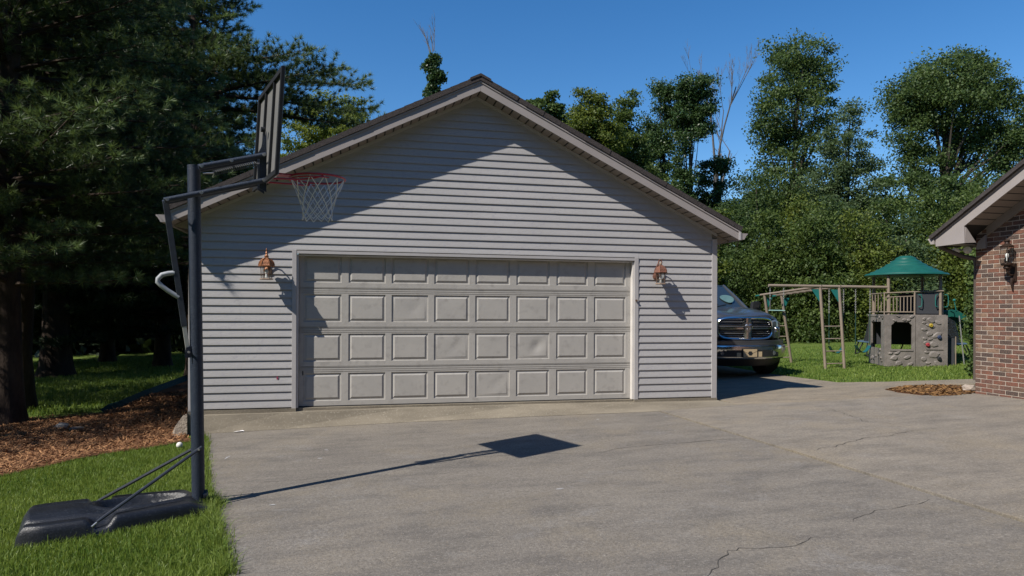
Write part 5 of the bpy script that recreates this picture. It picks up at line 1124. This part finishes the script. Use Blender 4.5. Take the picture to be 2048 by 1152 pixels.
tree('bright_shrub', 'bright yellow green shrub at the garage eave', 'shrub', 1432, 25, E_([(1432, 430, 17, 26), (1440, 470, 24, 34), (1425, 530, 26, 60)], 25), 4500, .13, 'lime', .3, .05, 4, None, seed=11)
tree('locust_tree', 'sunlit yellow green tree between the backboard and the left roof slope', 'tree', 625, 40, E_([(650, 212, 50, 24), (700, 215, 22, 22), (600, 240, 46, 36), (665, 262, 60, 34), (590, 300, 50, 40), (720, 280, 24, 20), (650, 330, 70, 40), (700, 250, 30, 22)], 40, .9), 26000, .14, 'locust', .5, .12, 34, 'trees behind the garage', seed=12, shell=.25, flat=.45)
# screen of young trees and shrubs along the back of the lawn, each its own
hr = random.Random(21)
hl = [(1462, 405, 30, 'dark shrubby tree right behind the pickup cab'), (1512, 350, 34, 'dark bushy tree above the truck mirror'), (1545, 430, 29, 'broad leafy shrub behind the left ladder'), (1590, 400, 31, 'rounded shrub tree behind the monkey bars'), (1635, 425, 28, 'dense shrub behind the near ladder'), (1680, 415, 31, 'leafy tree behind the swings'), (1725, 440, 28, 'feathery shrub left of the green canopy'), (1768, 400, 31, 'leafy tree rising behind the left edge of the green canopy'), (1815, 450, 28, 'dense shrub right above the green canopy'), (1862, 400, 32, 'leafy tree behind the right edge of the canopy'), (1905, 440, 29, 'shrubby tree behind the slide'), (1950, 390, 31, 'leafy tree behind the brick house corner'), (2010, 390, 33, 'leafy tree behind the brick house roof')]
for i, (px, ty, Z, lab) in enumerate(hl):
    e = []; gy = 690; y = ty
    while y < gy - 20:
        w = 30 + 26 * min(1, (y - ty) / 120); e.append((px + hr.uniform(-14, 14), y + 24, w, 36)); y += 42
    tree('shrub_tree', lab, 'tree', px, Z, E_(e, Z, .9), 22000, .12, ['oak', 'oak', 'mid', 'lime', 'mid', 'oak', 'lime', 'mid', 'blue', 'mid', 'lime', 'mid', 'oak'][i], .68, .07, 8, 'screen of young trees behind the play set', seed=30 + i, shell=.15, up=.25, droop=.2)
# dead tree with bare upright branches
def bare(b, p, d, L, r, lev, rg, spread=.45, upb=.25):
    n = 4; pts = [p]; q = p.copy(); dd = d.copy()
    for i in range(n):
        dd = (dd + Vector((rg.uniform(-1, 1), rg.uniform(-1, 1), rg.uniform(-.3, .6))) * .07 + Vector((0, 0, upb * .10))).normalized(); q = q + dd * (L / n); pts.append(q.copy())
    b.tube(pts, [r * (1 - .5 * i / n) for i in range(n + 1)], 5 if lev < 2 else 3)
    if lev >= 4: return
    for k in range(4 if lev < 3 else 3):
        f = rg.uniform(.35, 1.0); j = f * n; i0 = min(n - 1, int(j)); s_ = pts[i0].lerp(pts[i0 + 1], j - i0)
        ax = dd.orthogonal(); ax.rotate(Matrix.Rotation(rg.uniform(0, 6.28), 3, dd)); nd = (dd + ax * rg.uniform(.5, 1.2) * spread * 1.4 + Vector((0, 0, upb))).normalized()
        bare(b, s_, nd, L * rg.uniform(.36, .58), max(.008, r * (.5 - .12 * f)), lev + 1, rg, spread, upb)
base = atZ(1432, 640, 45); base.z = ground_z(base.x, base.y)
t = thing('dead_tree', 'bare dead tree with two pale leafless stems against the sky', 'tree', base, 0, None)
rg = random.Random(4); b = MB(); s0 = atZ(1432, 330, 45); b.tube([base, base.lerp(s0, .5), s0], [.3, .24, .17], 8); b.build('trunk', M_DEAD, t, smooth=True)
for (a, c_, r, sd) in (((1430, 330), (1422, 180), .085, 3), ((1434, 330), (1458, 175), .075, 9), ((1440, 330), (1447, 220), .055, 14)):
    b = MB(); p0, p1 = atZ(*a, 45), atZ(*c_, 45); bare(b, p0, (p1 - p0).normalized(), (p1 - p0).length, r, 0, random.Random(sd), .26, .45); b.build('limb', M_DEAD, t)
p0, p1 = atZ(1440, 380, 44.5), atZ(1462, 300, 44.5); b = MB(); bare(b, p0, (p1 - p0).normalized(), (p1 - p0).length, .09, 1, random.Random(5), .5, .1); b.build('limb', M_DEAD, t)
# ivy-wrapped dead trunk standing above the left roof slope
base = atZ(868, 640, 40); base.z = ground_z(base.x, base.y)
t = thing('vine_wrapped_trunk', 'ivy wrapped dead trunk with a few bare twigs above the left roof slope', 'tree', base)
b = MB(); tp = atZ(866, 108, 40); b.tube([base, base.lerp(tp, .5), tp], [.24, .16, .06], 8); b.build('trunk', M_DEAD, t, smooth=True)
V, tone, cc = crown(E_([(868, 112, 9, 10), (862, 128, 11, 14), (866, 150, 10, 14), (876, 158, 10, 12), (864, 178, 12, 14), (870, 200, 14, 16), (868, 240, 16, 30)], 40), 11000, .30, .17, per=160, shell=.1); link('ivy', np_mesh('ivy', V, 4, LM['ivy'], tone, base), t)
b = MB(); rg = random.Random(2)
for a, c_ in (((862, 104), (836, 36)), ((866, 104), (860, 52)), ((868, 102), (870, 36)), ((860, 106), (846, 56))):
    p0, p1 = atZ(*a, 40), atZ(*c_, 40); bare(b, p0, (p1 - p0).normalized(), (p1 - p0).length * .75, .034, 2, rg, .32, .2)
b.build('twigs', M_DEAD, t)
# clipped arborvitae at the brick corner
tree('arborvitae', 'narrow upright evergreen shrub against the brick house corner', 'shrub', 1958, 13.2, E_([(1958, 545, 8, 44), (1957, 610, 12, 50), (1957, 660, 13, 50), (1958, 715, 13, 36)], 13.2, 1.2), 9000, .07, 'thuja', .16, .05, 0, None, seed=50, shell=.3, up=.1, flat=1.3)
# far woods closing the view at ground level
def woods(name, x0, x1, Z, y0, y1, n, leaf, mat):
    px = RNG.uniform(x0, x1, n); top = y0 + 26 * np.sin(px * .021) + 16 * np.sin(px * .057 + 1); f = RNG.uniform(0, 1, n) ** .8; py = top + (y1 - top) * f; z = Z + RNG.normal(0, 1.6, n)
    du, dv = px - 1024, py - PY; C = np.array(CAM) + (np.outer(du / F, np.array(RIGHT)) + np.array(FWD) - np.outer(dv / F, np.array(UP))) * z[:, None]
    o = link(name, np_mesh(name, leaf_quads(C, frame_rand(n), leaf, .7), 4, LM[mat], RNG.uniform(0, 1, n))); o['kind'] = 'stuff'; return o
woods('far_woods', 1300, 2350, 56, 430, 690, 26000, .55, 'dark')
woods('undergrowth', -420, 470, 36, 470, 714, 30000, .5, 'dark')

n = 30000; a = RNG.uniform(math.radians(172), math.radians(368), n); r = 34 + RNG.normal(0, 2.5, n); zz = RNG.uniform(-1, 1, n) ** 1  # unseen ring of leaves added behind the camera to block low sky light
hh = 17 + 2.5 * np.sin(a * 9) + 1.5 * np.sin(a * 23); C = np.stack([r * np.cos(a), r * np.sin(a) - 6, RNG.uniform(-.6, 1, n) * hh], 1)
C = C[(C[:, 2] > -.5)]; o = link('unseen_woods_blocker', np_mesh('unseen_woods_blocker', leaf_quads(C, frame_rand(len(C)), 1.5, .8), 4, LM['dark'], RNG.uniform(0, 1, len(C)))); o['kind'] = 'stuff'
# ------------------------------------------------------------------ white pines on the left
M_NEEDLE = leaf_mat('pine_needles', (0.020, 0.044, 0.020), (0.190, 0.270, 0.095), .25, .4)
M_NEEDLE_F = leaf_mat('pine_needles_far', (0.018, 0.036, 0.018), (0.050, 0.078, 0.030), .15, .5)
def tufts(C, D, m, ln, wd, spread=.9, tip_light=None):
    n = len(C); c = np.repeat(C, m, 0); d = np.repeat(D, m, 0); v = d + RNG.normal(0, spread * .55, (n * m, 3)); v /= np.linalg.norm(v, axis=1, keepdims=True)
    s = np.cross(v, frame_rand(n * m)); s /= np.linalg.norm(s, axis=1, keepdims=True) + 1e-9; l = ln * RNG.uniform(.7, 1.15, n * m)[:, None]
    bk = RNG.uniform(0, .5, (n * m, 1)); c = c - d * bk * ln * .9
    tone = np.clip(np.repeat(RNG.normal(.10, .12, n) + tip_light, m) + RNG.normal(0, .08, n * m), 0, 1)      # pale new shoots, plus sunlit tips and inner shade painted into the tone
    return np.stack([c - s * wd / 2, c + s * wd / 2, c + v * l], 1).reshape(-1, 3), tone
def pine(label, x, y, h, tr, z0, Lmax, seed, m=22, ln=.13, wd=.0065, step=.42, nb=5, dens=1.0, mat=None, group='white pines left of the garage', flare=1.5, az=None, spread=1.35):
    rg = random.Random(seed); base = Vector((x, y, ground_z(x, y))); t = thing('pine_tree', label, 'tree', base, 0, group)
    k = 10; pts = [base + Vector((rg.uniform(-.06, .06) * i / 3, rg.uniform(-.06, .06) * i / 3, -.15 if i == 0 else h * (i / k) ** 1.15)) for i in range(k + 1)]
    rad = [tr * flare] + [tr * (1 - .92 * (i / k)) for i in range(1, k + 1)]
    pts.insert(1, base + Vector((0, 0, .28))); rad.insert(1, tr * 1.12)
    b = MB(); b.tube(pts, rad, 12); b.build('trunk', M_PBARK, t, smooth=True)
    C, D, TIP_LIGHT = [], [], []; wood = MB(); z = z0; wi = 0
    while z < h - .3:
        f = (z - z0) / (h - z0); L0 = Lmax * (1 - f) ** .75 * (.75 + .25 * min(1, f * 6)) + .25; a0 = rg.uniform(0, 6.28)
        for q in range(nb):
            a = a0 + 2 * math.pi * q / nb + rg.uniform(-.35, .35); L = L0 * rg.uniform(.62, 1.12)
            far_bough = az is not None and az(a, z) > 1
            if az is not None: L *= az(a, z)
            if L < .3: continue
            u = Vector((math.cos(a), math.sin(a), 0)); w = Vector((-u.y, u.x, 0)); rise = rg.uniform(.0, .12) if far_bough else rg.uniform(.05, .35) * (1 if f > .25 else .5)
            o = base + Vector((0, 0, z + rg.uniform(-.15, .15)))
            pt = lambda s: o + u * (L * s) + Vector((0, 0, L * (rise * s - .16 * s * s + .10 * s ** 4)))
            wood.tube([pt(0), pt(.35), pt(.7), pt(1)], [.018 + .012 * L, .012 + .006 * L, .010, .005], 5)
            nt = max(3, int(L / .21 * dens * (1.5 if far_bough else 1)))
            for i in range(nt):
                s = .22 + .80 * (i + rg.random()) / nt; s = min(s, 1.0); p = pt(s); sd = 1 if i % 2 else -1; tl = L * .34 * (1.08 - s) ** .6 * rg.uniform(.5, 1.2) + .12
                d = (u * rg.uniform(.5, 1.0) + w * sd * rg.uniform(.5, 1.1) + Vector((0, 0, rg.uniform(-.05, .35)))).normalized()
                wood.tube([p, p + d * tl], [.006, .003], 3, caps=False)
                kk = max(1, int(tl / .20))
                for j in range(kk + 1):
                    e = p + d * (tl * (j + .6) / (kk + .6)); jt = Vector((rg.uniform(-.07, .07), rg.uniform(-.07, .07), rg.uniform(-.03, .07))); C.append(e + jt); D.append((d + Vector((0, 0, .35)) + jt * 4).normalized()); TIP_LIGHT.append(max(0, s - .55) * 1.5 * ((j + 1) / (kk + 1)))
            C.append(pt(1)); D.append((u + Vector((0, 0, .3))).normalized()); TIP_LIGHT.append(.8)
        z += step * rg.uniform(.8, 1.2); wi += 1
    wood.build('branches', M_PBARK, t)
    V, tone = tufts(np.array([tuple(c) for c in C]), np.array([tuple(d) for d in D]), m, ln, wd, spread, np.array(TIP_LIGHT))
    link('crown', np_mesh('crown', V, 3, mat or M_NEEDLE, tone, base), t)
    return len(C)
g = lambda px, py: gnd(px, py)
a_, b_, c_ = g(13, 846), g(47, 816), g(112, 752)
npin = []
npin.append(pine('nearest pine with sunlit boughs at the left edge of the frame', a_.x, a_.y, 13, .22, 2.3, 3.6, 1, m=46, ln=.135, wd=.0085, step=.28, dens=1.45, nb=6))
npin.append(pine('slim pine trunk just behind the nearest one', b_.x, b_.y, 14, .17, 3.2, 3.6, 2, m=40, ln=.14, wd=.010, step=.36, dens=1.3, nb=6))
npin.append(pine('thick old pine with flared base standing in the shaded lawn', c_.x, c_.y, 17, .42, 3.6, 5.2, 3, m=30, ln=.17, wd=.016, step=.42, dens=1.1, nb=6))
bough = lambda a, z: (1.22 if (7.3 < z < 8.7 and math.cos(a + YAW) > .5) else (.5 if math.cos(a + YAW) > .1 else 1.0))
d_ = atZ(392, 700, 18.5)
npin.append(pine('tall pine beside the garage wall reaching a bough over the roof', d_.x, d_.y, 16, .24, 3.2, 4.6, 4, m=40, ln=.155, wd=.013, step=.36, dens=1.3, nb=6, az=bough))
for i, (px, Z, hh, lab) in enumerate(((215, 27, 14.5, 'dark pine between the thick old trunk and the hoop'), (-60, 24, 17, 'dark pine at the far left edge'), (60, 33, 19, 'distant dark pine behind the two near trunks'), (300, 34, 19, 'distant dark pine behind the hoop pole'), (325, 24, 17, 'tall pine behind the crank side of the hoop'))):
    e = atZ(px, 700, Z); npin.append(pine(lab, e.x, e.y, hh, .26, 1.2, 5.0, 10 + i, m=26, ln=.24, wd=.030, step=.5, nb=6, mat=M_NEEDLE_F))
for i, (x, y, hh, L) in enumerate(((-9.2, -1.5, 8.8, 2.9), (-11.5, 5.2, 14, 4.2), (-15.0, 2.0, 14, 4.0), (-13.0, 12.0, 15, 4.5), (-15.0, 8.0, 15, 4.5))):
    npin.append(pine('pine standing further left along the row', x, y, hh, .24, 1.8, L, 20 + i, m=12, ln=.2, wd=.022, step=.55, mat=M_NEEDLE_F))
print('tufts', npin, 'tris', sum(len(o.data.polygons) * 2 for o in scene.objects if o.type == 'MESH'))
